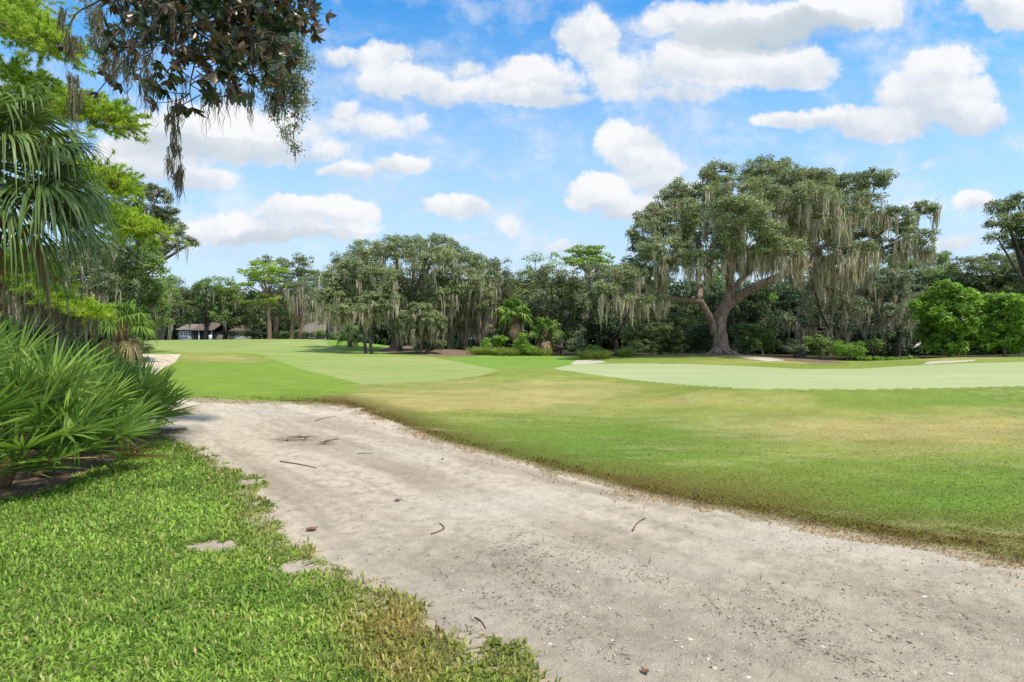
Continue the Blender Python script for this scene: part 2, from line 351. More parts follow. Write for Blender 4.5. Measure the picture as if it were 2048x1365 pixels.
P_SAND = [(1465,712.5),(1540,716),(1572,721),(1535,723),(1500,718)]
P_BUNK = [(1140,729),(1152,721),(1200,721.5),(1215,725),(1175,728.5)]
P_BUNK2 = [(1846,729),(1858,723.5),(1905,722),(1948,720),(1950,722.5),(1890,726.5)]
def blob(px, py, cx, cy, rx, ry): return np.exp(-(((px-cx)/rx)**2+((py-cy)/ry)**2))
def lerp(a, b, t): return a*(1-t[:, None])+np.array(b)*t[:, None]
def regions(x, y):
    z = gz(x, y); e = np.clip(y*.02, .03, .5); k = np.clip(2.2/np.maximum(e*4, .12), .5, 8)
    x1 = x+(vnoise(x*30, y*30, 19)-.5)*.06*(y < 14)+(fbm(x*2.6, y*2.6, 5, 5)-.5)*.85*np.clip(y/8, .6, 1.3)*(y < 26)+(vnoise(x*14, y*14, 9)-.5)*.10*(y < 20)
    y1 = y+(vnoise(x*30, y*30, 18)-.5)*.06*(y < 14)+(fbm(x*2.6, y*2.6, 6, 5)-.5)*.85*np.clip(y/8, .6, 1.3)*(y < 26)
    pr, qr = project(x1, np.maximum(y1, .3), z); ps, qs = project(x, y, z)
    reg = np.zeros(len(x), int)                                        # 0 rough
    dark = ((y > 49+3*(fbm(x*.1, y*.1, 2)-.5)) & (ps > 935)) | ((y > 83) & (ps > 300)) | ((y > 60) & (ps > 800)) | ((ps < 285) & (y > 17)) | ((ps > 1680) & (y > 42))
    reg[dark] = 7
    reg[inpoly(ps, qs, P_FAIR) & (y < 84) & (y > 15)] = 3
    reg[inpoly(pr, qr, P_MULCH2) & (y > 44)] = 5; reg[inpoly(ps, qs, P_MULCH3) & (y > 35) & (y < 52)] = 5
    reg[inpoly(pr, qr, P_MULCH) & (y < 16)] = 5
    reg[inpoly(pr, qr, P_LAWN) & (y < 12)] = 4
    reg[(inpoly(ps, qs, P_BUNK) | inpoly(ps, qs, P_BUNK2) | inpoly(ps, qs, P_SAND)) & (y > 30) & (y < 50)] = 6
    reg[inpoly(ps, qs, P_GREEN) & (y < 36) & (y > 10)] = 2
    reg[inpoly(pr, qr, P_PATH) & (y < 48)] = 1
    # bare patches in the lawn beside the path
    bp = (1.25*blob(ps, qs, 430, 1092, 85, 17)+1.2*blob(ps, qs, 590, 1135, 70, 17)+blob(ps, qs, 735, 1225, 60, 12)*.9+.9*blob(ps, qs, 930, 1330, 40, 14))*(.1+1.8*fbm(x*13, y*13, 31, 5)) > .78
    reg[bp & (reg == 4)] = 1
    reg[(y < .35) & (reg == 0)] = np.where(x[(y < .35) & (reg == 0)] < 0, 4, 1)
    return reg, ps, qs, z
LE_Y = [870, 920, 965, 1020, 1075, 1118, 1150, 1190, 1250, 1310, 1365, 1700]; LE_X = [350, 440, 500, 548, 570, 640, 700, 770, 900, 985, 1065, 1330]
def ed0(px): return np.interp(px, [350, 690, 720, 800, 900, 1000, 1100, 1300, 1600, 2048, 2700], [797, 815, 826, 855, 893, 918, 945, 1000, 1057, 1142, 1310])
def gcolor(x, y, reg, px, py):
    n = len(x); c = np.zeros((n, 3)); f1 = fbm(x*.5, y*.9, 11, 5); f2 = fbm(x*3, y*5, 12, 4); f3 = fbm(x*.12, y*.3, 13, 4); f0 = fbm(x*1.2, y*2.2, 44, 5)
    # rough
    b = np.tile(np.array([.205, .255, .055]), (n, 1))
    b = lerp(b, (.14, .205, .035), np.clip((f1-.45)*2.5, 0, 1)*.8)
    tan = 1.15*blob(px, py, 900, 805, 250, 26)+1.1*blob(px, py, 1850, 862, 420, 38)+.6*blob(px, py, 1100, 770, 180, 24)+.45*blob(px, py, 1400, 800, 250, 20)+.75*blob(px, py, 430, 716, 90, 9)+.6*blob(px, py, 1500, 724, 130, 4)+.5*blob(px, py, 1850, 718, 200, 5)
    tan = np.clip(tan*(.55+1.1*f0)+(f1-.5)*1.2*(tan > .1), 0, 1)
    b = lerp(b, (.45, .345, .17), tan*.72)
    ed = np.interp(px, [350, 690, 800, 900, 1100, 1300, 1600, 2048, 2700], [790, 805, 840, 880, 932, 985, 1042, 1128, 1300])
    wid = np.interp(px, [350, 700, 1100, 1600, 2048], [16, 26, 62, 105, 150])
    ol = np.clip(1-(ed-py)/wid, 0, 1)*(px > 560)*(py > 780); ol = np.clip(ol*(.65+1.0*f0), 0, 1)
    b = lerp(b, (.125, .095, .028), ol)
    dg = np.clip((blob(px, py, 1250, 885, 260, 40)+.8*blob(px, py, 1900, 990, 250, 50)+.6*blob(px, py, 1950, 800, 180, 16))*(.4+1.2*f0), 0, 1)
    b = lerp(b, (.115, .22, .035), dg*.75)
    gr = np.clip((f2-.45)*3, 0, 1)*np.clip((f1-.42)*5, 0, 1); b = lerp(b, (.38, .37, .19), gr*.5)
    fargreen = ((px > 900) & (px < 1200) & (y > 30) & (y < 50)) | ((px > 620) & (y > 48)); b[fargreen] = b[fargreen]*.5+np.array([.17, .34, .06])*.5
    lg = (px < 720) & (y > 14) & (y < 46) & (tan < .3); b[lg] = b[lg]*.4+np.array([.19, .30, .045])*.6
    b *= (.78+.44*f0)[:, None]
    c[:] = b
    m = reg == 1
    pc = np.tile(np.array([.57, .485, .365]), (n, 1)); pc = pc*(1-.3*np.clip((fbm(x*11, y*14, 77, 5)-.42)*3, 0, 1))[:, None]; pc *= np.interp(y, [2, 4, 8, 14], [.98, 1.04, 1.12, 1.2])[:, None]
    st = fbm((x+.9*y)*1.6, (y-.9*x)*.18+3, 21, 4)       # wheel streaks along the track
    pc = lerp(pc, (.33, .265, .19), np.clip((st-.5)*3.6, 0, 1)*.7)
    st2 = fbm((x*.8+y*.6)*6, (y*.8-x*.6)*.35, 25, 4); pc = lerp(pc, (.30, .245, .18), np.clip((st2-.52)*4, 0, 1)*.5)
    pc = lerp(pc, (.66, .60, .50), np.clip((f1-.47)*3, 0, 1)*.5)
    near_shade = np.clip((5.0-y)/3.5, 0, 1); pc = lerp(pc, (.34, .285, .225), near_shade*.6)  # soft foreground shade painted into the colour of the near path
    litter = np.clip((blob(px, py, 1000, 1130, 230, 55)+blob(px, py, 1350, 1260, 420, 80)+.8*blob(px, py, 610, 880, 60, 14))*(f2*1.6-.35), 0, 1)
    pc = lerp(pc, (.20, .175, .14), litter*.6)
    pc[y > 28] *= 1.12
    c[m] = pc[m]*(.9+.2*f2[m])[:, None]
    m = reg == 2; g = np.tile(np.array([.40, .455, .215]), (n, 1)); g = lerp(g, (.455, .485, .255), np.clip((fbm(x*.15, y*.5, 8, 4)-.45)*4, 0, 1)); c[m] = g[m]
    m = reg == 3; g = np.tile(np.array([.30, .385, .105]), (n, 1)); g = lerp(g, (.36, .40, .145), np.clip((fbm(x*.12, y*.25, 28, 4)-.45)*4, 0, 1))
    bd = ((px*.9+py*4.5) % 420 < 210) & (y > 52); g[bd] *= .93; c[m] = g[m]*(.93+.14*f0[m])[:, None]
    m = reg == 4; g = np.tile(np.array([.085, .14, .03]), (n, 1)); c[m] = g[m]*(.7+.6*f2[m])[:, None]
    m = reg == 5; g = np.tile(np.array([.21, .15, .105]), (n, 1)); c[m] = g[m]*(.6+.8*f2[m])[:, None]
    m = reg == 6; c[m] = np.array([.55, .49, .41])
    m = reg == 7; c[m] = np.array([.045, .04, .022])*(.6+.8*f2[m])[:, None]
    c *= np.array([.84, .80, .78, .76, .9, .9, .8, 1])[reg][:, None]; c[reg == 0] *= np.array([1.0, 1.03, .85])
    g4 = reg == 4
    if g4.any():
        ed = np.interp(py, LE_Y, LE_X); t = np.clip(1-(ed-px)/(34+(py-870)*.30), 0, 1); t = np.clip(t*1.3*(.35+1.3*f2), 0, 1)[g4][:, None]; c[g4] = c[g4]*(1-t)+np.array([.36, .30, .22])*t
    g0 = (reg == 0) & (px > 380) & (py > 795)
    if g0.any():
        t = np.clip(1-(ed0(px)-py)/(5+(py-780)*.06), 0, 1); t = np.clip(t*1.5*(.2+1.3*f2), 0, 1)[g0][:, None]; c[g0] = c[g0]*(1-t)+np.array([.34, .28, .19])*t
    return c
radii = [.35]
while radii[-1] < 3000:
    r_ = radii[-1]; radii.append(r_+(np.clip(r_*r_/820, .011, .30) if r_ < 95 else r_*.06))
radii = np.array(radii)
th = np.concatenate([np.linspace(-180, -62, 60, endpoint=False), np.linspace(-62, -45, 70, endpoint=False), np.linspace(-45, 45, 880, endpoint=False), np.linspace(45, 62, 70, endpoint=False), np.linspace(62, 180, 61)])
TH, RD = np.meshgrid(np.radians(th), radii)
gx = (np.sin(TH)*RD).ravel(); gy = (np.cos(TH)*RD).ravel()
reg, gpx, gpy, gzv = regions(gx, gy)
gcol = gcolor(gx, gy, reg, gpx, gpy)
near = (gy < 14) & (gy > .3)
pz = (fbm(gx*9, gy*9, 41, 4)-.5)*.022+(fbm((gx+.9*gy)*2.2, (gy-.9*gx)*.3, 42, 3)-.5)*.05
gzv = gzv+np.where(reg == 1, pz*near-.012, 0)+np.where(reg == 5, (fbm(gx*14, gy*14, 43, 3)-.5)*.04*near, 0)
nr, nt = TH.shape
ii = (np.arange(nr-1)[:, None]*nt+np.arange(nt-1)[None, :]).ravel()
quads = np.stack([ii, ii+nt, ii+nt+1, ii+1], -1)
fr = reg[ii]
gv = np.stack([gx, gy, gzv], -1)
MG = {1: groundmat('sandy_track', 95, .36, .9, .012, 14, .16, specks=.75), 2: groundmat('putting_turf', 25, .03, .1, .01, 1.2, .03),
      3: groundmat('fairway_turf', 30, .06, .2, .01, 1.0, .05), 0: groundmat('rough_turf', 30, .09, .3, .012, 3, .13),
      4: groundmat('lawn_soil', 50, .3, .6, .02, 8, .2), 5: groundmat('mulch', 70, .4, .8, .03, 16, .3), 6: groundmat('bunker_sand', 40, .05, .2, .01), 7: groundmat('forest_floor', 12, .4, .6, .05, 2, .3)}
NM = {0: 'rough_ground', 1: 'sandy_path', 2: 'putting_green', 3: 'fairway', 4: 'lawn_ground', 5: 'mulch_bed', 6: 'bunker_sand', 7: 'forest_floor'}
for k in range(8):
    q = quads[fr == k]
    if not len(q): continue
    used, inv = np.unique(q.ravel(), return_inverse=True)
    o = mesh_raw(NM[k], gv[used], [inv.reshape(-1, 4)], MG[k], vcol=gcol[used], smooth=True)
    tag(o, kind='structure')
# pond behind the bank
g = Geo(); wx = [gpt(1560, 46)[0], gpt(2150, 43)[0]]
g.add([(wx[0]-3, 42.5, -.32), (wx[1]+6, 42.5, -.32), (wx[1]+14, 66, -.32), (wx[0]-2, 66, -.32)], [[0, 1, 2, 3]])
mw, t, out = newmat('pond_water'); p = principled(t, .08, .5); p.inputs['Base Color'].default_value = (.012, .014, .008, 1)
b = t.n.new('ShaderNodeBump'); b.inputs['Strength'].default_value = .15; gg = t.n.new('ShaderNodeNewGeometry'); t.link(t.noise(gg.outputs['Position'], 3, 3), b.inputs['Height']); t.link(b.outputs[0], p.inputs['Normal']); t.link(p.outputs[0], out.inputs[0])
tag(g.build('pond_water', mw), kind='structure')
# ------------------------------------------------------------------ foliage generators
def leaf_quads(P, N, L, W, rnd):
    """rhombic leaves at P facing N; L, W half sizes"""
    n = len(P); a = unit(np.cross(N, rng.normal(size=(n, 3)))); b = np.cross(unit(N), a)
    L = np.broadcast_to(L, (n,))[:, None]; W = np.broadcast_to(W, (n,))[:, None]
    V = np.stack([P-a*L, P+b*W-a*L*.1, P+a*L, P-b*W-a*L*.1], 1).reshape(-1, 3)
    Q = np.arange(4*n).reshape(n, 4)
    return V, Q
def puffs_of(lobes, Y, pr, dens, depth=1.0, dj=None):
    C = []; Rr = []; LB = []
    for i, lb in enumerate(lobes):
        px, py, rx, ry = lb[:4]; dy = lb[4] if len(lb) > 4 else (rng.uniform(-1, 1)*(dj if dj is not None else 0))
        c = at(px, py, Y); c = c*1.0; k = (Y+dy)/Y
        c = np.array([c[0]*k, Y+dy, EYE+(c[2]-EYE)*k]); s = (Y+dy)/F
        R3 = np.array([rx*s, rx*s*depth, ry*s]); R3 = np.maximum(R3-pr*.35, pr*.35)
        n = max(3, int(1.75*dens*(R3[0]*R3[2]*(1+depth*.5))/(pr*pr)))
        d = unit(rng.normal(size=(n, 3))); r = rng.uniform(.25, 1, n)**.45
        C.append(c+d*R3*r[:, None]); Rr.append(pr*rng.uniform(.6, 1.35, n)); LB += [i]*n
    return np.vstack(C), np.concatenate(Rr), np.array(LB)
def crown_mesh(C, Rr, leaf, per, flat=.6, up=.75, droop=.15):
    """leaves spread through small irregular puffs"""
    cnt = np.maximum(6, (per*(Rr/Rr.mean())**2)).astype(int); idx = np.repeat(np.arange(len(C)), cnt); n = len(idx)
    d = unit(rng.normal(size=(n, 3))); m = (d[:, 2] < 0) & (rng.random(n) < up); d[m, 2] *= -1
    lump = .8+.5*rng.random(n)*(fbm(d[:, 0]*3+idx*1.7, d[:, 1]*3+idx*.9, 5, 2))
    r = rng.uniform(.45, 1.08, n)*lump; off = d*r[:, None]*Rr[idx][:, None]; off[:, 2] *= flat
    off[:, 2] -= droop*Rr[idx]*(off[:, 0]**2+off[:, 1]**2)/(Rr[idx]**2)*.5
    P = C[idx]+off; N = unit(d*.8+np.array([0, 0, .45])+rng.normal(size=(n, 3))*.6)
    L = leaf*rng.uniform(.65, 1.4, n); pr_ = rng.random(len(C)); rn = np.clip(.45*pr_[idx]+.55*rng.random(n), 0, 1)
    V, Q = leaf_quads(P, N, L, L*.5, None)
    return V, Q, rn
def moss_mesh(A, length, width, strands=9, sw=.035, g=None, wav=.026):
    """A: attach points.  curtains of tapering ribbons"""
    g = g or Geo(); n = len(A); k = strands
    ln = (length*rng.uniform(.35, 1.5, n))[:, None]*np.ones(k); t = np.linspace(-1, 1, k)[None, :]
    ln = ln*(1-.65*np.abs(t+rng.uniform(-.4, .4, (n, 1))))*rng.uniform(.6, 1.1, (n, k)); ln = np.maximum(ln, .08)
    yaw = rng.uniform(0, np.pi, n)[:, None]; wd = width*rng.uniform(.5, 1.3, (n, 1))
    x0 = A[:, 0:1]+np.cos(yaw)*t*wd+rng.normal(size=(n, k))*.04*width*3; y0 = A[:, 1:2]+np.sin(yaw)*t*wd+rng.normal(size=(n, k))*.04*width*3; z0 = A[:, 2:3]+rng.uniform(-.28, .1, (n, k))*ln-.2*wd*np.abs(t)
    N = n*k; x0, y0, z0, ln = [q.reshape(N) for q in (x0, y0, z0, ln)]
    ry = rng.uniform(0, np.pi, N); S = 5; prof = np.array([.6, 1.0, .85, .5, .08]); sx_ = rng.normal(size=N)*.03; sy_ = rng.normal(size=N)*.03
    rows = []
    for i in range(S):
        f = i/(S-1); cx = x0+sx_*ln*f*1.5+rng.normal(size=N)*wav*ln; cy = y0+sy_*ln*f*1.5+rng.normal(size=N)*wav*ln; cz = z0-ln*f
        h = sw*prof[i]*rng.uniform(.6, 1.3, N)
        rows.append(np.stack([np.stack([cx-np.cos(ry)*h, cy-np.sin(ry)*h, cz], -1), np.stack([cx+np.cos(ry)*h, cy+np.sin(ry)*h, cz], -1)], 1))
    V = np.stack(rows, 1).reshape(N, S*2, 3)
    base = np.arange(N)[:, None]*S*2; Q = np.concatenate([base+np.array([2*i, 2*i+1, 2*i+3, 2*i+2])[None, :] for i in range(S-1)])
    g.add(V.reshape(-1, 3), Q, r=np.tile(rng.random(N), S-1)); return g
def bez(a, b, bow, n=8):
    t = np.linspace(0, 1, n)[:, None]; m = (a+b)/2+bow; return a*(1-t)**2+m*2*t*(1-t)+b*t*t
def tree(name, label, cat, base, lobes, mat='oak', trunk_r=.3, fork=.4, leaf=.09, pr=.6, per=60, dens=2.2, moss=0, moss_len=1.0, moss_w=.25,
         bark='bark2', group=None, depth=1.0, dj=2.0, trunks=None, limbs=True, flat=.6, up=.75, moss_low=None, twigs=.25, mossmat='moss', sw=None, lean=0, tight=True):
    """base = (px, Y) on the ground"""
    px, Y = base; b = gpt(px, Y); root = empty(name, b); tag(root, label, cat, group)
    if name != 'pine_tree' and tight: flat = .85; pr *= .84; per *= 1.08; dens *= .9; leaf *= .84
    C, Rr, LB = puffs_of(lobes, Y, pr, dens, depth, dj)
    low = C[:, 2] > b[2]+.1; C, Rr, LB = C[low], Rr[low], LB[low]
    V, Q, rn = crown_mesh(C, Rr, leaf, per, flat, up)
    mesh_raw('crown', V, [Q], M[mat], root, b, rnd=rn)
    top = C[:, 2].max(); g = Geo()
    cc = [C[LB == i].mean(0) for i in range(len(lobes)) if (LB == i).any()]
    cen = np.mean(cc, 0); fk = b+np.array([(cen[0]-b[0])*.25+lean, (cen[1]-b[1])*.3, max(.4, (top-b[2])*fork)])
    for tr in (trunks or [0.0]):
        bb = b+np.array([tr, 0, -.15]); f2 = fk+np.array([tr*1.3, 0, 0])
        pts = spline([bb, bb+(f2-bb)*.15+np.array([0, 0, 0]), bb+(f2-bb)*.55+np.array([rng.uniform(-.1, .1), 0, 0]), f2], 12)
        rr = np.interp(np.linspace(0, 1, len(pts)), [0, .12, .3, 1], [trunk_r*1.5, trunk_r*1.05, trunk_r*.95, trunk_r*.7])
        g.tube(pts, rr, 10, wob=.15, seed=int(abs(px)) % 50)
    if limbs:
        for c in cc:
            L_ = np.linalg.norm(c-fk); p = bez(fk-np.array([0, 0, .2]), c, np.array([rng.normal()*.08*L_, rng.normal()*.08*L_, -.06*L_]), 8)
            g.tube(p, np.linspace(trunk_r*.5, max(.03, trunk_r*.14), 8), 6)
        if twigs:
            for i in np.nonzero(rng.random(len(C)) < twigs)[0]:
                c = cc[min(LB[i], len(cc)-1)]; p = bez(c, C[i], rng.normal(size=3)*.15*np.linalg.norm(C[i]-c), 4)
                g.tube(p, np.linspace(max(.03, trunk_r*.12), .012, 4), 4, cap=False)
    g.build('trunk', M[bark], root, b, smooth=True)
    if moss:
        k = rng.choice(len(C), moss, p=None, replace=True)
        A = C[k]+rng.normal(size=(moss, 3))*Rr[k][:, None]*np.array([.5, .5, .1]); A[:, 2] -= Rr[k]*.35
        if moss_low is not None:
            zz = C[:, 2]; pr2 = np.exp(-((zz-zz.min())/(zz.max()-zz.min()+.01))*moss_low); pr2 /= pr2.sum(); k = rng.choice(len(C), moss, p=pr2)
            A = C[k]+rng.normal(size=(moss, 3))*Rr[k][:, None]*np.array([.5, .5, .1]); A[:, 2] -= Rr[k]*.35
        mx = moss_len*np.ones(moss); gr = gz(A[:, 0], A[:, 1]); ok = A[:, 2]-gr > moss_len*.9
        moss_mesh(A[ok], moss_len, moss_w, 9, sw or Y/F*.55).build('hanging_moss', M[mossmat], root, b)['kind'] = 'stuff'
    return root
# ------------------------------------------------------------------ the great oak
def great_oak():
    Y = 45.0; b = gpt(1442, Y); root = empty('live_oak', b)
    tag(root, 'huge spreading live oak draped in pale moss, alone on the mulched mound', 'tree')
    s = Y/F
    lobes = [(1440,345,45,24,0),(1530,345,52,30,2),(1600,368,72,34,-2),(1685,372,58,28,1),(1748,360,42,24,-1),(1480,395,90,42,-5),(1405,405,58,44,3),
     (1345,440,66,46,-1),(1293,468,42,30,-2),(1560,425,95,45,4),(1650,435,80,42,-5),(1335,505,62,34,-4),(1415,480,75,42,5),(1500,475,80,40,-7),(1600,480,85,30,2),(1705,455,60,40,3),
     (1795,440,45,30,-1),(1848,420,30,20,0),(1830,475,42,24,-2),(1760,500,58,22,1),(1855,500,22,12,-1),(1690,505,60,20,-5),
     (1510,515,60,20,2),(1610,540,46,12,3),(1690,545,46,16,1),(1300,430,34,26,1),(1290,520,44,34,0),(1350,385,40,24,1),(1640,375,60,30,3),(1560,350,60,22,0),(1252,555,44,30,-4),(1213,585,30,26,-5),(1300,545,45,28,-2),(1275,600,60,14,-5),(1480,430,70,40,-8),(1390,520,60,22,-6),(1560,500,60,20,-8),(1600,400,70,35,-6),(1720,410,50,26,-4)]
    C, Rr, LB = puffs_of(lobes, Y, .50, 2.7, .9, 0)
    V, Q, rn = crown_mesh(C, Rr, .076, 104, .8, .72)
    mesh_raw('crown', V, [Q], M['oak'], root, b, rnd=rn)
    g = Geo()
    def limb(pts, seed=1, sides=12, n=26, wob=.12, k=.76):
        A = spline([(*at(p[0], p[1], Y+p[3]), p[2]*s*k) for p in pts], n); g.tube(A[:, :3], A[:, 3], sides, wob=wob, seed=seed)
    limb([(1443,712,32,0),(1442,703,26,0),(1442,692,20,0),(1440,670,17.5,0),(1439,648,17,0),(1445,622,16,0),(1456,600,13,0),(1461,580,11,0),(1459,555,10,0),(1457,530,10,0),(1448,500,8,0),(1440,465,6,-1),(1445,420,4,-1)], 3, 20, 60, .16)
    limb([(1430,668,10,0),(1421,640,10,-.2),(1409,618,9,-.6),(1398,603,8,-1),(1378,602,6,-1.5),(1345,598,5.5,-2.5),(1300,592,5,-3.5),(1260,592,4,-4),(1225,585,2.5,-5)], 5)
    limb([(1408,618,9,-.6),(1400,598,8.5,0),(1400,575,8,1),(1396,550,7.5,2),(1402,520,6,2),(1398,480,4,3),(1370,440,3,3)], 6)
    limb([(1452,618,11,0),(1475,596,12.5,-.3),(1500,580,11,-1),(1530,566,10,-1.5),(1565,550,9,-1.5),(1605,536,8,-1),(1640,531,7,0),(1700,520,6,0),(1760,500,4.5,0),(1820,475,3,-1)], 7, 14, 40)
    limb([(1462,585,6,.5),(1480,560,5.5,1),(1500,545,5,2),(1530,510,4,3),(1580,470,3.5,4),(1620,440,3,4)], 8)
    limb([(1458,540,6,0),(1445,500,5,-2),(1475,450,4,-4),(1520,400,3,-4),(1560,370,2,-3)], 9)
    limb([(1605,537,6,-1),(1640,500,4.5,-2),(1690,460,3.5,-3),(1740,400,2.5,-2),(1750,365,1.5,-1)], 10)
    limb([(1459,560,6,0),(1430,530,4.5,-2),(1380,500,4,-4),(1335,470,3,-2),(1300,465,2,-2)], 11)
    limb([(1640,531,4,0),(1680,500,3.5,1),(1740,480,3,1),(1800,440,2,-1),(1850,425,1.2,0)], 12)
    # roots spreading over the mound
    for a in np.linspace(0, 2*np.pi, 9)[:-1]:
        r0 = .55; r1 = rng.uniform(1.2, 2.0); p = []
        for f in np.linspace(0, 1, 6):
            r = r0+(r1-r0)*f; x = b[0]+np.cos(a+.2*f)*r; y = Y+np.sin(a+.2*f)*r; p.append((x, y, float(gz(x, y))+.38*(1-f)**2-.05))
        g.tube(p, np.linspace(.22, .04, 6), 8, wob=.1)
    for i in np.nonzero(rng.random(len(C)) < .33)[0]:
        j = np.argsort(np.linalg.norm(C-C[i], axis=1)+rng.random(len(C))*2)[8]
        p = bez(C[i], C[j], rng.normal(size=3)*.2, 5); g.tube(p, np.linspace(.07, .02, 5), 4, cap=False)
    g.build('trunk', M['bark'], root, b, smooth=True)
    # moss: curtains under the puffs, thickest low and to the right
    pp = []
    for (px, py, sx_, sy_, n) in [(1560,460,70,22,120),(1640,430,60,22,110),(1700,430,50,25,70),(1500,450,50,25,60),(1480,545,60,25,110),(1560,520,70,18,110),(1640,525,70,15,100),(1740,515,45,15,70),(1810,520,30,12,45),
             (1850,440,20,15,26),(1750,385,30,12,26),(1340,540,60,14,90),(1400,500,50,30,70),(1270,600,40,14,50),(1220,610,20,14,26),(1340,610,30,8,26),(1850,520,15,10,16),(1450,370,80,30,50),(1380,420,50,30,40),(1510,600,30,12,20),(1600,560,40,10,30),(1540,545,60,14,30),(1680,565,40,12,30),(1480,440,120,50,110)]:
        for _ in range(int(n*.74)):
            q = at(rng.normal(px, sx_), rng.normal(py, sy_), Y); q[1] += 0; dy = rng.uniform(-8.5, 5); k = (Y+dy)/Y; q = np.array([q[0]*k, Y+dy, EYE+(q[2]-EYE)*k]); pp.append(q)
    pp = np.array(pp)
    # hang them from the nearest puff so that nothing floats
    dd = ((pp[:, None, :]-C[None])**2*np.array([1, .25, 1])).sum(-1); j = dd.argmin(1)
    A = C[j]+rng.normal(size=pp.shape)*Rr[j][:, None]*.45; A[:, 2] = C[j][:, 2]-Rr[j]*rng.uniform(0, .45, len(j))
    moss_mesh(A, 1.45, .27, 12, .034).build('hanging_moss', M['moss'], root, b)['kind'] = 'stuff'
great_oak()
# ------------------------------------------------------------------ middle group of oaks
G2 = 'oaks on the mulched rise'
tree('live_oak', 'broad rounded oak with thick trunk on the brown mulched rise', 'tree', (790, 53),
  [(700,525,45,22),(745,505,50,26),(790,500,50,28),(850,515,60,28),(905,515,50,26),(700,570,50,30),(760,560,60,35),(840,565,70,35),(920,560,55,35),(960,585,35,32),(730,600,45,26),(880,600,55,26),(940,620,40,26),(800,610,45,22),(820,485,40,18),(870,490,45,18)],
  'oak', .62, .26, .10, .6, 80, 2.5, moss=330, moss_len=1.7, moss_w=.32, group=G2, dj=4, moss_low=2.2, bark='bark2', sw=.034)
tree('live_oak', 'smaller twin-stemmed oak left of the mulched rise, moss on its skirt', 'tree', (737, 47.5),
  [(680,560,38,32),(720,545,45,35),(765,560,40,32),(700,600,50,30),(750,605,44,30),(662,595,34,28),(780,600,28,26),(720,622,44,18),(680,625,30,16)],
  'oak', .16, .34, .09, .5, 75, 2.5, moss=230, moss_len=1.1, moss_w=.25, group=G2, dj=1.5, trunks=[-.22, .25], moss_low=2.2, bark='bark2', sw=.032)
tree('live_oak', 'low drooping oak with moss to the ground in front of the rise', 'tree', (842, 47.5),
  [(838,618,30,14),(812,638,26,18),(864,638,28,18),(840,648,40,20),(876,658,18,16),(806,660,18,14),(840,668,34,12)],
  'oak', .10, .38, .07, .34, 95, 3.4, moss=190, moss_len=.95, moss_w=.2, group=G2, dj=.8, moss_low=1.2, sw=.03)
tree('oak_tree', 'oak leaning right with long moss skirts beside the mulched rise', 'tree', (880, 57),
  [(930,590,45,32),(965,600,32,30),(905,640,40,22),(950,645,34,22),(975,560,30,24),(880,655,25,14),(950,530,30,26)],
  'oak', .28, .3, .10, .55, 70, 2.4, moss=210, moss_len=1.9, moss_w=.32, group=G2, dj=2, moss_low=1.6, sw=.036)
# vine-lit crest leaves
for i, (px, py, rx, ry) in enumerate([(955,545,22,24),(968,570,14,18),(815,500,26,8),(860,505,14,8)]):
    pass
# ------------------------------------------------------------------ far row over the houses
G3 = 'trees around the far houses'
def far(label, base, lobes, **k):
    kw = dict(mat='oak_mid', trunk_r=.45, fork=.35, leaf=.16, pr=.9, per=60, dens=2.0, group=G3, dj=3, moss_low=2); kw.update(k)
    return tree(kw.pop('name', 'oak_tree'), label, 'tree', base, lobes, **kw)
far('dark oak at the left end of the far row, over the first house', (338, 92), [(350,575,30,16),(385,585,30,18),(345,605,28,22),(375,615,30,20),(335,635,22,20)], mat='oak_dark', moss=30, moss_len=1.5)
far('spreading oak over the grey gabled house', (412, 95), [(420,580,34,20),(395,605,30,22),(440,575,34,22),(450,600,34,24),(410,628,34,18),(445,632,30,16),(380,635,24,12)], moss=50, moss_len=1.8)
far('dark low-branched oak between the first two houses', (446, 98), [(465,600,26,26),(480,625,28,24),(460,645,24,14),(490,590,24,24),(500,640,22,18)], mat='oak_dark')
far('tall pale-trunked pine with lime green plates of foliage', (539, 86), [(505,545,34,14),(530,530,36,14),(555,545,24,14),(500,570,26,9),(540,560,26,10),(565,572,16,5),(520,590,16,6),(495,606,20,5),(525,605,26,7),(550,598,12,6)],
    name='pine_tree', mat='lime', trunk_r=.36, fork=.6, bark='pinebark', flat=.35, pr=.7, leaf=.13, dj=1.5)
far('tall dark spreading tree behind the lime green pine', (548, 96), [(545,522,34,12),(595,522,34,14),(575,545,40,20),(610,545,26,18),(560,575,36,24),(520,560,30,20),(600,580,30,20),(545,610,40,20)], mat='oak_dark', trunk_r=.45, bark='pinebark')
far('moss-hung oak with two brown trunks left of the brown-roofed house', (586, 84), [(595,580,26,18),(620,570,28,20),(645,585,24,22),(610,605,26,14),(640,615,24,14),(583,600,12,10)], mat='grey', moss=150, moss_len=2.6, moss_w=.4, trunks=[-.3, .75], bark='pinebark', trunk_r=.36)
far('slender tree with thin stems over the brown-roofed house', (655, 90), [(640,560,30,22),(660,600,30,24),(650,632,30,16),(680,630,26,18)], moss=60, moss_len=2, trunk_r=.22)
far('dark oak filling the gap behind the pine trunk', (510, 104), [(505,620,28,26),(530,640,28,22),(570,640,28,22),(560,615,26,20),(490,650,18,14)], mat='oak_dark')
far('dark oak behind the brown-roofed house', (620, 112), [(610,630,36,20),(650,620,36,24),(580,640,28,18),(690,640,28,18)], mat='oak_dark')
far('leafy tree at the left edge of the far row', (322, 80), [(330,590,26,30),(310,620,24,26),(340,560,20,14),(325,645,20,20)], moss=25, moss_len=2)
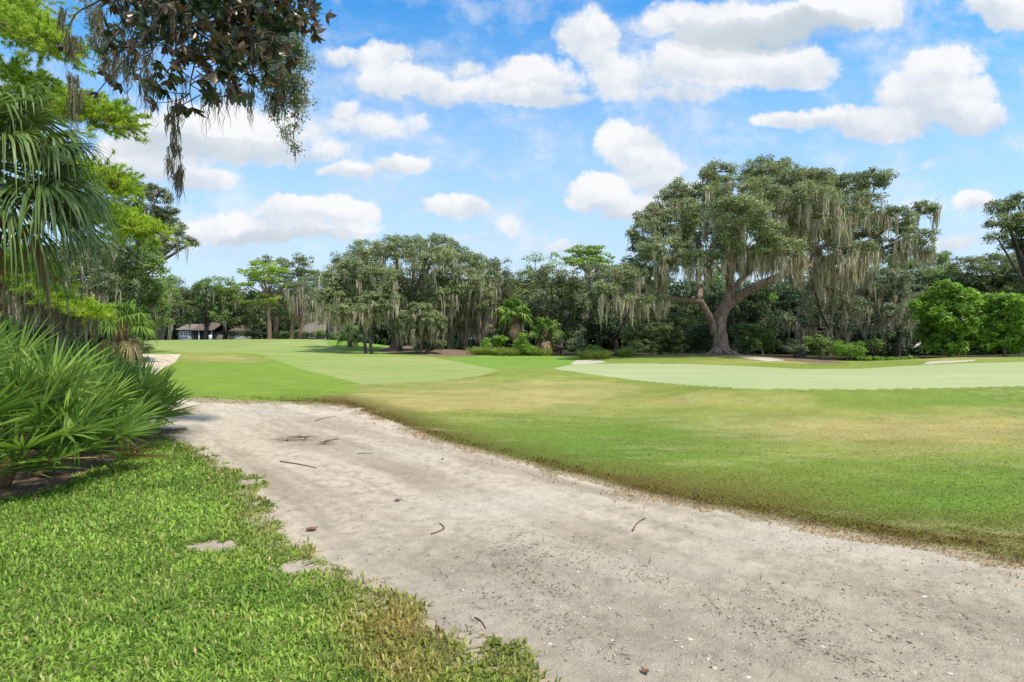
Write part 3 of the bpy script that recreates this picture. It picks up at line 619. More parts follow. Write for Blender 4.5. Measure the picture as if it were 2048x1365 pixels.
# ------------------------------------------------------------------ middle background wood
G4 = 'trees of the wood behind the greens'
def bk(label, base, lobes, **k):
    kw = dict(mat='oak_dark', trunk_r=.3, fork=.35, leaf=.125, pr=.7, per=62, dens=2.2, group=G4, dj=3, moss_low=1.5); kw.update(k)
    return tree(kw.pop('name', 'oak_tree'), label, 'tree', base, lobes, **kw)
bk('dark grey-green oak right of the mulched rise, its top against sky', (985, 66), [(975,535,34,24),(1005,545,24,26),(990,575,36,28),(1020,585,24,26),(1000,620,34,26),(970,655,30,20)], mat='grey', moss=70, moss_len=1.6)
bk('thin airy yellow-green tree poking above the wood', (1078, 74), [(1070,520,22,12),(1095,516,26,11),(1108,533,24,11),(1060,538,18,9),(1085,543,26,10)], mat='bright', dens=1.7, per=34, trunk_r=.14, fork=.75, name='slender_tree')
bk('tall flat-topped pine above the wood', (1172, 72), [(1160,502,30,12),(1188,500,28,12),(1148,518,30,11),(1204,518,26,12),(1175,528,48,15),(1210,540,24,16),(1170,508,34,10)], mat='pine', dens=3.2, name='pine_tree', bark='pinebark', fork=.75, flat=.4)
bk('dark oak behind the leaning palm', (1045, 64), [(1050,560,36,24),(1080,575,34,28),(1040,600,30,26),(1025,640,26,22),(1010,665,24,18)], mat='oak_dark')
bk('dark glossy magnolia with a bare grey trunk at the wood edge', (1119, 55), [(1100,560,40,26),(1140,565,36,28),(1080,600,34,28),(1120,605,40,30),(1160,600,30,30),(1100,640,36,24),(1145,640,32,24),(1060,620,22,20)], mat='grey', name='magnolia_tree', trunk_r=.26, moss=40, moss_len=1.2, leaf=.14)
bk('low dark magnolia bush around the foot of the grey trunk', (1122, 53), [(1095,675,28,20),(1130,672,28,20),(1150,685,18,12)], mat='oak_dark', name='magnolia_tree', trunk_r=.22, leaf=.12)
bk('grey-green oak with moss between the pine and the great oak', (1195, 60), [(1190,550,40,24),(1220,575,34,28),(1195,600,34,26),(1240,540,30,20),(1230,610,28,22)], mat='grey', moss=130, moss_len=1.8)
bk('dark tree in the shade left of the great oak', (1235, 57), [(1200,640,34,26),(1240,650,34,24),(1260,620,30,24),(1215,670,30,18),(1180,660,20,20)], mat='wood')
bk('rounded dark tree just left of the great oak trunk', (1320, 56), [(1290,650,36,26),(1330,640,40,26),(1370,650,34,26),(1340,610,38,24),(1300,610,30,22),(1380,615,30,22)], mat='oak_dark')
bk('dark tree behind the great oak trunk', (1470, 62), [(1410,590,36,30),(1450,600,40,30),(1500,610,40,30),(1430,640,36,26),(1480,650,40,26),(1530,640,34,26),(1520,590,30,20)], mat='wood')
bk('light green tree seen through the fork of the great oak', (1525, 66), [(1525,592,22,14),(1540,600,14,10),(1440,560,30,20)], mat='bright', trunk_r=.15)
bk('old mossy oak leaning right behind the great oak', (1595, 56), [(1620,560,40,24),(1670,570,44,26),(1720,570,44,28),(1770,590,44,30),(1640,610,40,24),(1700,620,44,26),(1750,630,44,24),(1600,640,34,20),(1680,655,34,14),(1800,625,34,24)], mat='grey', moss=330, moss_len=1.5, trunk_r=.35, lean=2.0, sw=.04, moss_low=.6)
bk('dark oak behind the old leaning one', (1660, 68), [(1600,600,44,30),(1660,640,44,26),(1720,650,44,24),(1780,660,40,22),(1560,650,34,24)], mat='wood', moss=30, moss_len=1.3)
bk('broad oak over the dark water, right of the old leaning one', (1795, 60), [(1780,560,44,26),(1820,590,40,28),(1800,640,40,26),(1840,620,34,26),(1760,600,30,26),(1830,665,34,18)], mat='grey', moss=50, moss_len=1.2)
G5 = 'far right woodland trees'
for (px, Y, lb, m, lab) in [
   (1790, 78, [(1780,535,40,20),(1810,525,34,16),(1760,560,34,18)], 'oak_mid', 'mid-green tree crown just right of the great oak, far back'),
   (1860, 76, [(1850,530,44,18),(1880,520,34,14),(1850,555,44,20),(1890,550,34,20)], 'oak_mid', 'rounded green crown far back over the lime bushes'),
   (1950, 74, [(1930,535,44,22),(1970,550,40,22),(1990,520,34,14),(1920,565,44,18)], 'oak_dark', 'dull green crown far back, second from the right edge'),
   (2040, 70, [(2010,530,40,24),(2050,540,44,30),(2090,530,40,30),(2030,570,40,20)], 'oak_dark', 'dark green crown far back at the right edge')]:
    bk(lab, (px, Y), lb+[(px-15,590,44,28),(px+15,620,40,26)], mat=m, group=G5)
bk('tall oak with layered dark crown cut by the right edge', (2085, 46), [(2000,418,28,16),(2035,405,28,18),(2010,445,34,20),(2045,455,34,24),(2080,430,40,30),(1995,475,26,9),(2030,490,34,14),(2075,500,40,20),(2110,460,40,40)], mat='oak_dark', group=None, pr=.5, leaf=.09, trunk_r=.4, dj=1.5, dens=3.6)
# lime bushes at right
GB = 'lime green bushes at the right'
tree('leafy_tree', 'tall lime green bushy tree, left one of the pair at the right edge', 'tree', (1900, 43), [(1890,575,26,20),(1880,600,38,24),(1930,600,30,22),(1860,625,38,26),(1910,635,50,30),(1860,665,34,24),(1920,675,50,28),(1890,695,40,16),(1840,610,18,14)], 'bright', .14, .3, .12, .5, 85, 2.8, group=GB, dj=1, up=.7)
tree('leafy_tree', 'broad lime green bushy tree cut by the right edge', 'tree', (2010, 42), [(1985,605,36,24),(2030,610,36,24),(2000,645,50,32),(2045,655,44,36),(1980,680,44,24),(2030,690,44,20),(2080,640,44,40)], 'bright', .14, .3, .12, .5, 85, 2.8, group=GB, dj=1, up=.7)
# shrubs in front of the wood
GS = 'shrubs along the foot of the wood'
def shrub(label, base, lobes, mat='oak_mid', name='shrub', leaf=.075, **k):
    kw = dict(trunk_r=.05, fork=.3, pr=.32, per=60, dens=2.6, group=GS, dj=.6, depth=1.0); kw.update(k)
    return tree(name, label, 'shrub', base, lobes, mat, leaf=leaf, **kw)
shrub('dark leafy shrub left of the great oak trunk, widest of its row', (1300, 48), [(1270,670,28,22),(1310,665,32,26),(1345,672,28,22),(1290,692,34,16),(1340,695,34,14)], 'oak_dark')
shrub('dark shrub tucked behind the left side of the great oak trunk', (1395, 49), [(1375,680,24,20),(1405,672,24,24),(1390,697,30,10)], 'wood')
shrub('glossy shrub against the right side of the great oak trunk', (1490, 48.5), [(1480,665,22,18),(1505,662,26,16),(1530,672,22,16),(1500,690,34,14),(1545,690,20,14)], 'oak_mid')
shrub('pale-leaved weedy shrub on the bank right of the great oak', (1590, 44), [(1585,690,14,12),(1600,698,16,10),(1572,700,12,8)], 'grey')
shrub('round feathery bright green shrub on the bank', (1692, 43.5), [(1685,696,22,16),(1710,698,22,16),(1695,708,30,12)], 'bright', leaf=.05)
shrub('dark green shrub left of the feathery round one', (1640, 45), [(1630,685,24,18),(1655,690,22,16),(1640,702,28,12)], 'oak_mid')
shrub('small flat-topped bush behind the feathery round one', (1742, 47), [(1735,684,22,6),(1750,692,18,10)], 'oak_mid')
shrub('low yellow-green plants at the edge of the dark water', (1800, 41), [(1785,720,22,5),(1815,719,22,5)], 'bright', leaf=.05, pr=.16)
shrub('small yellow-green plant right of the round feathery shrub', (1735, 41.5), [(1728,719,12,5),(1748,718,14,5)], 'bright', leaf=.05, pr=.16)
shrub('upright bright green feathery shrub in the reeds', (1047, 47), [(1047,676,10,10),(1043,690,18,14),(1055,700,22,10)], 'bright', leaf=.06)
shrub('loose leafy shrub at the left end of the reeds', (985, 48.5), [(975,688,16,12),(1000,682,18,12),(990,698,22,10)], 'bright', leaf=.08)
shrub('pale green willowy shrub left of the grass tufts', (1155, 46), [(1150,690,16,14),(1162,672,10,18),(1160,704,18,9)], 'grey', leaf=.06)
shrub('small bright shrub above the large grass tuft', (1188, 45.5), [(1185,696,14,9),(1172,708,14,6)], 'bright', leaf=.06)
shrub('dark palmetto-like bush at the foot of the drooping oak', (862, 48), [(855,694,18,12),(880,690,14,12),(835,698,14,8)], 'oak_dark')
shrub('dark bush under the small palm at far left', (262, 24), [(268,690,18,12),(288,697,14,10)], 'oak_dark', leaf=.05, pr=.2)
shrub('clipped dark hedge under the first far house windows', (470, 96), [(460,668,20,7),(495,668,20,7),(520,668,16,7)], 'wood', leaf=.12, pr=.5)
shrub('bushes beneath the far pines', (585, 96), [(560,668,16,7),(600,668,16,8),(640,668,20,8),(675,675,16,8),(545,668,12,6)], 'oak_mid', leaf=.12, pr=.5)
# tufts of tall grass
def blades(g, c, n, L, spread, w_, arch=.5, r0=0):
    a = rng.uniform(0, 2*np.pi, n); t = rng.random(n)**.5*spread; x = c[0]+np.cos(a)*t*.5; y = c[1]+np.sin(a)*t*.5; z = gz(x, y)-.02
    l = L*rng.uniform(.5, 1.15, n); ax = np.cos(a)*t/spread*arch*1.2+rng.normal(size=n)*.12; ay = np.sin(a)*t/spread*arch*1.2+rng.normal(size=n)*.12
    ry = rng.uniform(0, np.pi, n); rows = []
    for f, k in ((0, 1), (.45, .9), (.8, .55), (1, .05)):
        cx = x+ax*l*(f**1.6); cy = y+ay*l*(f**1.6); cz = z+l*(f-.35*f*f*np.minimum(1, np.hypot(ax, ay)*1.6)); h = w_*k
        rows.append(np.stack([np.stack([cx-np.cos(ry)*h, cy-np.sin(ry)*h, cz], -1), np.stack([cx+np.cos(ry)*h, cy+np.sin(ry)*h, cz], -1)], 1))
    V = np.stack(rows, 1).reshape(n, 8, 3); bs = np.arange(n)[:, None]*8
    Q = np.concatenate([bs+np.array([2*i, 2*i+1, 2*i+3, 2*i+2])[None] for i in range(3)])
    g.add(V.reshape(-1, 3), Q, r=np.tile(np.clip(rng.random(n)+r0, 0, 1), 3))
for px, Y, L, sp, lab in [(970,47,.9,.9,'arching grass clump at the left end of the reed bed'),(1000,46.5,.8,.9,'low grass clump, second in the reed bed'),(1025,46.5,.75,.8,'pale grass clump in the middle of the reed bed'),(1075,47,.8,.9,'grass clump at the right end of the reed bed'),
   (1175,41.5,.85,1.0,'arching grass tuft behind the little bunker, left one'),(1205,41.5,.8,1.0,'arching grass tuft behind the little bunker, right one'),(1252,42,.85,.9,'grass tuft standing alone right of the little bunker'),(357,17.6,.18,.25,'small dry tuft on the grass beside the path')]:
    g = Geo(); c = gpt(px, Y); blades(g, c, 700 if sp > .3 else 160, L, sp, Y/F*.45, .55, .2); o = g.build('grass_tuft', M['tuft'], None, tuple(c)); tag(o, lab, 'grass tuft', 'tall grass tufts')
# reeds and low cover
g = Geo()
for _ in range(26): blades(g, gpt(rng.uniform(945, 1100), rng.uniform(47.5, 50)), 130, .7, .9, .02, .4)
tag(g.build('reed_bed', M['tuft']), 'bed of low green reeds and grasses along the far edge of the turf', 'reeds', kind='stuff')
# dense wood reading as one dark mass
def wood(name, lab, lobes, Y, n_dep, mat='wood', leaf=.2, pr=1.0):
    Cs = []; Rs = []
    for k in range(n_dep):
        C, Rr, _ = puffs_of([(a, b, c, d, k*3.5+rng.uniform(-1, 1)) for a, b, c, d in lobes], Y, pr, 1.6, .7); Cs.append(C); Rs.append(Rr)
    C = np.vstack(Cs); Rr = np.concatenate(Rs); V, Q, rn = crown_mesh(C, Rr, leaf, 55, .8, .5); V[:, 2] = np.maximum(V[:, 2], -.6)
    tag(mesh_raw(name, V, [Q], M[mat], rnd=rn), lab, 'woodland', kind='stuff')
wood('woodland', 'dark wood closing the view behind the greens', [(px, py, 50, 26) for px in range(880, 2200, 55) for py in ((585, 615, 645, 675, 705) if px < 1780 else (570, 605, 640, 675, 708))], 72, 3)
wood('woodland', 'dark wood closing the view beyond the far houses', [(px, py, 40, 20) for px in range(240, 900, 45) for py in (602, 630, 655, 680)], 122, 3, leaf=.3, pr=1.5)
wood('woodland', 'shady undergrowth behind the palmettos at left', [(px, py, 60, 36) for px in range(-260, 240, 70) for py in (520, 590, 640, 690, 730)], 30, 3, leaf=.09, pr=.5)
# ------------------------------------------------------------------ left side trees
GL = 'trees crowding the left edge'
tree('live_oak', 'airy-topped oak rising behind the pine at left', 'tree', (215, 42), [(280,378,36,20),(318,392,30,20),(260,420,36,28),(300,440,46,30),(345,462,34,20),(372,486,24,12),(335,430,26,22),(250,470,36,26),(310,495,34,24),(350,490,26,12)], 'grey', .4, .45, .075, .36, 60, 2.0, moss=60, moss_len=1.0, group=GL, dj=2, twigs=.6)
tree('leafy_tree', 'full green tree at left with drooping leafy edge', 'tree', (265, 34), [(270,500,50,36),(230,540,50,40),(300,540,34,36),(270,590,60,36),(320,590,22,30),(220,600,44,34),(330,615,14,22),(290,640,34,24),(200,500,44,30)], 'oak_mid', .3, .3, .075, .42, 75, 2.5, moss=60, moss_len=.9, group=GL, dj=2, moss_low=2)
tree('oak_tree', 'grey mossy oak between the big palm and the green tree', 'tree', (120, 27), [(150,520,44,44),(190,560,40,40),(130,590,44,34),(180,620,34,30),(100,540,34,34),(200,510,34,34),(60,600,50,40)], 'grey', .25, .3, .055, .34, 75, 2.5, moss=170, moss_len=.9, moss_w=.2, group=GL, dj=1.5, moss_low=1, sw=.02)
# bright pine: needle tufts on boughs
def pine_near():
    Y = 15.0; b = gpt(-170, Y); root = empty('pine_tree', b); tag(root, 'lime green pine with feathery boughs reaching in from the left edge', 'tree')
    g = Geo(); top = b+np.array([.3, 0, 10.5])
    tr = spline([b-np.array([0, 0, .2]), b+np.array([.1, 0, 3]), b+np.array([.15, 0, 7]), top], 20); g.tube(tr, np.linspace(.24, .05, len(tr)), 12, wob=.1)
    boughs = [  # (polyline px,py,dy), width px, tufts
     ([(-150,60,0),(-20,40,-1),(60,70,-1.5),(140,100,-2)], 34, 190), ([(-150,20,0),(0,0,1),(40,30,1),(100,60,1)], 24, 130),
     ([(-150,140,0),(-20,130,-.5),(60,170,-1),(110,190,-1)], 26, 130), ([(-150,240,0),(0,200,-1),(120,215,-1.5),(200,225,-1.8),(248,252,-2)], 28, 240),
     ([(-150,330,0),(60,310,0),(150,340,.5),(225,360,.6),(240,385,.6)], 32, 210), ([(-150,400,0),(60,380,0),(170,420,0),(240,440,-.4),(318,468,-.6)], 26, 260),
     ([(-150,620,0),(20,560,-.5),(90,585,-1),(150,612,-1.3),(214,632,-1.6)], 15, 150), ([(-150,560,0),(0,520,0),(60,530,.3),(110,560,.5)], 30, 90), ([(-150,-60,0),(-40,-60,0),(30,-30,0),(60,0,0)], 34, 90)]
    P = []; ax = []
    for pl, wd, n in boughs:
        A = spline([at(a, c, Y+d) for a, c, d in pl], 30); g.tube(A, np.linspace(.07, .014, len(A)), 6)
        n = int(n*2.6); k = rng.random(n)**.6; pos = A[(k*(len(A)-1)).astype(int)]; wdm = wd*Y/F
        off = rng.normal(size=(n, 3))*wdm*np.array([.75, .9, .42]); off[:, 2] += wdm*.1; tip = pos+off
        for i in range(0, n, 2): g.tube(bez(pos[i], tip[i], np.array([0, 0, -.04]), 4), np.linspace(.014, .005, 4), 4, cap=False)
        P.append(tip); ax.append(unit(off+np.array([.12, 0, .10])))
    g.build('trunk', M['pinebark'], root, b, smooth=True)
    P = np.vstack(P); ax = np.vstack(ax); k = 36; n = len(P); idx = np.repeat(np.arange(n), k)
    d = unit(ax[idx]*.8+rng.normal(size=(n*k, 3))*.75); st = P[idx]+ax[idx]*rng.uniform(-.09, .06, (n*k, 1)); L = rng.uniform(.09, .17, n*k)[:, None]
    sd_ = unit(np.cross(d, rng.normal(size=d.shape)))*.011; e = st+d*L; e[:, 2] -= .015
    V = np.stack([st-sd_, st+sd_, e], 1).reshape(-1, 3); T = np.arange(3*n*k).reshape(-1, 3); pr_ = rng.random(n)
    mesh_raw('crown', V, [T], M['lime'], root, b, rnd=np.clip(pr_[idx]*.6+.4*rng.random(n*k), 0, 1))
    q = P[rng.choice(np.nonzero((P[:, 2] < b[2]+3.3))[0], 60)]; A2 = np.array([at(rng.uniform(-10, 205), 0, Y-.8) for _ in range(70)])
    A2[:, 2] = EYE+(HZ-(575+.27*(A2[:, 0]/A2[:, 1]*F+1024)+rng.uniform(-10, 14, 70)))/F*A2[:, 1]; A2[:, 1] += rng.uniform(-.5, .5, 70)
    A3 = np.array([at(150, 190, Y-2)+rng.normal(size=3)*.05 for _ in range(8)])
    gm = moss_mesh(A2, .75, .14, 14, .012, wav=.03); moss_mesh(A3, 1.0, .10, 16, .009, gm, wav=.03); gm.build('hanging_moss', M['mossdark'], root, b)['kind'] = 'stuff'
pine_near()
# fan palms
def frond(c, direction, pet, nseg, L, droop=.4, width=.022, span=115, twist=0, fold=.25, stiff=.5, col=None, plane=None, seedj=.12):
    """one fan leaf: petiole from c along direction, then segments; returns Geo"""
    g = Geo(); d = unit(np.array(direction, float)); up = np.array([0, 0, 1.])
    s = unit(np.cross(d, up)+1e-6); nrm = np.cross(s, d)
    if twist: s, nrm = s*math.cos(twist)+nrm*math.sin(twist), nrm*math.cos(twist)-s*math.sin(twist)
    t = np.linspace(0, 1, 5)[:, None]; pp = c+d*pet*t; pp[:, 2] -= (t[:, 0]**2)*pet*.12*droop
    g.tube(pp, np.linspace(.014, .008, 5)*max(1, L/.6), 5)
    h = pp[-1]; a = np.radians(np.linspace(-span, span, nseg)+rng.normal(size=nseg)*2.0)
    prof = 1-.32*np.abs(a/np.radians(span))**1.6; ll = L*prof*rng.uniform(1-seedj, 1.04, nseg)
    dirs = np.cos(a)[:, None]*d+np.sin(a)[:, None]*s+(fold*(np.abs(np.sin(a)))*rng.uniform(.6, 1.3, nseg))[:, None]*nrm
    dirs = unit(dirs+rng.normal(size=dirs.shape)*.035)
    F_ = np.array([0, .12, .35, .6, .82, 1.0]); W_ = np.array([.22, .7, 1.0, .8, .42, .03]); S = len(F_)
    wd = unit(np.cross(dirs, nrm+rng.normal(size=dirs.shape)*.3)); kn = unit(np.cross(wd, dirs))
    rows = []
    dr = droop*rng.uniform(.6, 1.5, nseg)
    for f, k in zip(F_, W_):
        cen = h+dirs*(ll*f)[:, None]; z = dr*ll*max(0, f-.2)**2*1.15; cen = cen.copy(); shrink = 1-.35*dr*max(0, f-.3)**2
        cen[:, :2] = h[:2]+(cen[:, :2]-h[:2])*np.maximum(shrink, .25)[:, None]; cen[:, 2] -= z
        rows.append(np.stack([cen-wd*width*k+kn*width*k*.35, cen, cen+wd*width*k+kn*width*k*.35], 1))
    V = np.stack(rows, 1).reshape(nseg, S*3, 3); bs = np.arange(nseg)[:, None]*S*3
    q = [np.array([3*i+j, 3*i+j+1, 3*i+j+4, 3*i+j+3]) for i in range(S-1) for j in (0, 1)]
    Q = np.concatenate([bs+x[None] for x in q]); rr = rng.random()*.55+rng.random(nseg)*.35
    if col is not None: rr = np.full(nseg, col)
    g.add(V.reshape(-1, 3), Q, r=np.tile(rr, len(q))); return g
def sabal(px, Y, hgt, label, nf, pet, L, nseg, trunk_r, width, group, lean=0, droop=.9, dead=3, lo=-40, gr=None, fm='palm'):
    b = gpt(px, Y) if gr is None else gr; root = empty('palm_tree', b); tag(root, label, 'palm', group)
    top = b+np.array([lean, 0, hgt]); g = Geo(); P = spline([b-np.array([0, 0, .1]), b+np.array([lean*.3, 0, hgt*.5]), top], 30)
    g.tube(P, np.interp(np.linspace(0, 1, len(P)), [0, .1, 1], [trunk_r*1.2, trunk_r, trunk_r*.95]), 14, wob=.05)
    # leaf boots: criss-cross stubs
    nb = int(hgt/trunk_r*5)
    for i in range(nb):
        f = (i+.5)/nb; a = i*2.4; c = b+(top-b)*f; o = np.array([math.cos(a), math.sin(a), 0])
        q0 = c+o*trunk_r*.8; q1 = c+o*trunk_r*1.45+np.array([0, 0, trunk_r*.9]); g.tube([q0, (q0+q1)/2, q1], [trunk_r*.32, trunk_r*.26, trunk_r*.12], 5)
    g.build('trunk', M['boot'], root, b, smooth=True)
    for i in range(nf):
        a = i*2.399+rng.uniform(-.2, .2); f = i/(nf-1); el = math.radians(80-f*(80-lo)+rng.uniform(-8, 8))
        d = (math.cos(a)*math.cos(el), math.sin(a)*math.cos(el), math.sin(el)); isd = i >= nf-dead
        if isd: el = math.radians(-55); d = (math.cos(a)*math.cos(el), math.sin(a)*math.cos(el), math.sin(el))
        gg = frond(top+np.array(d)*trunk_r*.6, d, pet*rng.uniform(.8, 1.1), nseg, L*rng.uniform(.85, 1.1)*(.8 if isd else 1), droop*(1.2 if isd else 1)*rng.uniform(.8, 1.3), width, 120, rng.uniform(-.5, .5), .2)
        o = gg.build('frond', M['deadpalm'] if isd else M[fm], root, b)
        if isd: o['label'] = 'dry brown hanging frond'
    return root
GP = 'fan palms'
sabal(-45, 8.4, 4.2, 'large fan palm with drooping fronds filling the left edge', 46, .95, 1.1, 46, .19, .025, GP, lean=.0, droop=1.0, dead=3, lo=-45)
sabal(237, 21.5, 2.15, 'short fan palm with orange dead fronds beside the path at left', 30, .6, .8, 34, .19, .022, GP, lean=.1, droop=.9, dead=5, lo=-25, fm='palmetto')
sabal(1032, 50.5, 3.6, 'yellow-green fan palm standing in the wood', 26, .9, 1.2, 26, .2, .06, GP, lean=-.2, droop=.8, dead=3, lo=-30, fm='palmetto')
sabal(1090, 51, 2.2, 'low fan palm with brown skirt in front of the magnolia', 18, .9, 1.1, 22, .2, .05, GP, lean=.1, droop=.9, dead=4, lo=-30, fm='palmetto')
sabal(700, 60, 1.2, 'small fan palm in the shade behind the twin-stemmed oak', 14, .8, 1.0, 20, .2, .05, GP, dead=1)
# saw palmettos
GQ = 'saw palmettos beside the path'
def palmetto(px, Y, hgt, n, label, L=.60, face=.55, elmax=80):
    b = gpt(px, Y); root = empty('saw_palmetto', b); tag(root, label, 'palmetto', GQ)
    g = Geo(); g.tube(spline([b+np.array([-.3, .1, -.02]), b+np.array([-.1, 0, .05]), b+np.array([0, 0, .22])], 8), np.full(7, .06)[:7] if False else np.linspace(.08, .06, 8), 8, wob=.2)
    g.build('stem', M['boot'], root, b, smooth=True)
    for i in range(n):
        f = i/max(1, n-1); a = i*2.399+rng.uniform(-.3, .3); el = math.radians(elmax-f*(elmax-4)+rng.uniform(-7, 7))
        d = np.array([math.cos(a)*math.cos(el)+face*math.cos(el), math.sin(a)*math.cos(el)-.25*math.cos(el), math.sin(el)])
        d = unit(d); pet = hgt*(.62-.12*f)*rng.uniform(.85, 1.15)
        # the blade tips over toward the light
        gg = frond(b+np.array([0, 0, .2]), d, pet, 22, (.30+.22*hgt)*rng.uniform(.85, 1.15),   .10*rng.uniform(.4, 1.5), .018, 108, rng.uniform(-.9, .9), .32, seedj=.1)
        if i == n-1 and hgt < 1.5: gg.build('frond', M['deadpalm'], root, b)['label'] = 'dry tan frond low in the clump'
        else: gg.build('frond', M['palmetto'], root, b)
for a in [(-70, 5.9, 1.75, 15, 'saw palmetto at the frame edge, nearest the lawn corner'), (25, 6.0, 1.45, 16, 'saw palmetto second from the left in the front row'), (105, 6.5, 1.25, 17, 'front row saw palmetto sprawling low over the lawn edge'),
          (165, 7.4, 1.25, 16, 'saw palmetto in the middle of the front row'), (225, 8.4, 1.15, 16, 'front row saw palmetto next to last, over bare mulch'), (272, 9.6, 1.05, 17, 'rightmost saw palmetto leaning out over the sandy path'),
          (-20, 7.6, 1.9, 14, 'tall saw palmetto under the large palm'), (60, 8.2, 1.6, 15, 'tall saw palmetto in the back row beside the large palm'), (135, 9.0, 1.45, 15, 'back row saw palmetto with pale upright fans'),
          (205, 10.2, 1.0, 15, 'back row saw palmetto behind the mulch gap'), (262, 11.4, .85, 15, 'farthest saw palmetto with spiky upright fans'), (-110, 7.2, 2.0, 12, 'tall saw palmetto mostly outside the left edge'), (130, 11.0, 1.1, 12, 'saw palmetto hidden deep in the back row')]:
    palmetto(*a)
# ------------------------------------------------------------------ overhanging magnolia and oak boughs
def magnolia():
    b = np.array([-5.6, 2.4, float(gz(-5.6, 2.4))]); root = empty('magnolia_tree', b); tag(root, 'magnolia bough with big glossy leaves hanging in from above at top left', 'tree')
    Y = 7.6; g = Geo(); tr = spline([b-np.array([0, 0, .2]), b+np.array([.2, .3, 3]), b+np.array([.6, .9, 6.5])], 16); g.tube(tr, np.linspace(.26, .16, len(tr)), 14, wob=.1)
    hub = at(400, -120, Y); p = spline([tr[-1]-np.array([0, 0, .4]), b+np.array([1.2, 3.0, 7.3]), hub], 20); g.tube(p, np.linspace(.13, .05, len(p)), 8)
    tips = []
    subs = [[(400,-120),(350,-20),(300,60),(240,130),(195,185)],[(400,-120),(420,0),(400,90),(380,170),(385,215)],[(400,-120),(470,-20),(500,60),(500,130),(470,170)],[(400,-120),(520,-60),(570,-10),(600,10),(625,12)],[(400,-120),(330,-30),(330,50),(300,110),(280,150)],
            [(420,0),(450,60),(440,120),(420,165)],[(420,-20),(370,40),(350,100),(340,160)],[(500,-20),(530,40),(545,80),(520,110)],[(330,-30),(290,0),(280,40),(260,90)],[(470,-20),(540,20),(520,60),(505,150)],[(400,-120),(260,-60),(200,0),(150,30),(125,90)],
            [(400,0),(440,30),(480,80),(460,140)],[(350,0),(390,60),(440,100),(430,150)],[(350,0),(380,20),(410,60),(400,120)],[(520,-60),(560,0),(580,20)],[(380,-60),(430,-20),(470,10),(500,30)]]
    for s_ in subs:
        dy = rng.uniform(-.7, .7); A = spline([at(x, y_, Y+dy*min(1, i*.5)) for i, (x, y_) in enumerate(s_)], 16); g.tube(A, np.linspace(.022, .006, len(A)), 6)
        tips.append((A[-1], unit(A[-1]-A[-3]), 1))
        big = s_[-1][0] > 240
        if big:
            for _ in range(13):
                i = rng.integers(4, len(A)-1); e = A[i]+rng.normal(size=3)*np.array([.24, .28, .2]); g.tube(bez(A[i], e, rng.normal(size=3)*.05, 5), np.linspace(.009, .004, 5), 5); tips.append((e, unit(e-A[i]+np.array([0, 0, -.1])), 1))
    for _ in range(150):
        x = rng.uniform(230, 600); y_ = rng.uniform(-50, 60+100*math.exp(-((x-430)/90)**2)); c = at(x, y_, Y+rng.uniform(-.9, .9)); e = c+rng.normal(size=3)*.12; g.tube(bez(c, e, rng.normal(size=3)*.03, 4), np.linspace(.009, .005, 4), 5); tips.append((e, unit(rng.normal(size=3)+np.array([0, 0, -.3])), 1))
    g.build('trunk', M['bark2'], root, b, smooth=True)
    LV = Geo()
    tt = np.array([0, .22, .5, .78, 1]); ww = np.array([.12, .8, 1, .7, .02])
    for e, ax, _ in tips:
        n = rng.integers(7, 11); s1 = unit(np.cross(ax, rng.normal(size=3))); s2 = np.cross(ax, s1)
        for k in range(n):
            a = k*2.399; op = rng.uniform(.5, 1.3); d = unit(ax*.7+op*(math.cos(a)*s1+math.sin(a)*s2)); L = rng.uniform(.12, .185); wdt = L*rng.uniform(.17, .23)
            nr_ = unit(np.cross(np.cross(d, ax+.01), d)+rng.normal(size=3)*.35); sd_ = unit(np.cross(d, nr_)); bend = rng.uniform(-.02, .05); rows = []
            for f, q in zip(tt, ww):
                c = e-ax*.05*rng.random()*0+d*L*f-nr_*bend*f*f; rows += [c-sd_*wdt*q+nr_*wdt*q*.25, c, c+sd_*wdt*q+nr_*wdt*q*.25]
            Q = [[3*i+j, 3*i+j+1, 3*i+j+4, 3*i+j+3] for i in range(4) for j in (0, 1)]; LV.add(rows, Q, r=rng.random())
    LV.build('leaves', M['magn'], root, b, smooth=True)
    A = [at(x, y_, Y+dy) for x, y_, dy in [(140,60,0),(145,90,.1),(125,20,0),(200,60,0),(240,130,0),(225,80,.2),(290,110,0),(355,160,0),(352,230,0),(350,320,0),(430,175,0),(465,165,.1),(500,180,.1),(540,190,0),(300,150,0),(320,20,0),(370,30,.2),(250,20,0),(180,20,.1),(300,60,-.3),(210,20,0),(350,20,-.4),(270,110,-.2),(150,140,0),(155,180,0)]]
    for k in (8, 9):  # the long thread at x = 350 needs something to hang on
        pass
    gm = moss_mesh(np.repeat(np.array(A), 3, 0)+rng.normal(size=(75, 3))*.06, .5, .08, 22, .006, wav=.045)
    gm.tube([at(353, 150, Y), at(352, 250, Y), at(355, 395, Y)], [.003, .003, .001], 4)
    moss_mesh(np.repeat(np.array([at(353, 200, Y), at(350, 290, Y), at(356, 340, Y), at(352, 250, Y)]), 4, 0)+rng.normal(size=(16, 3))*.03, .40, .05, 20, .0055, gm, wav=.05)
    gm.build('hanging_moss', M['mossdark'], root, b)['kind'] = 'stuff'
magnolia()
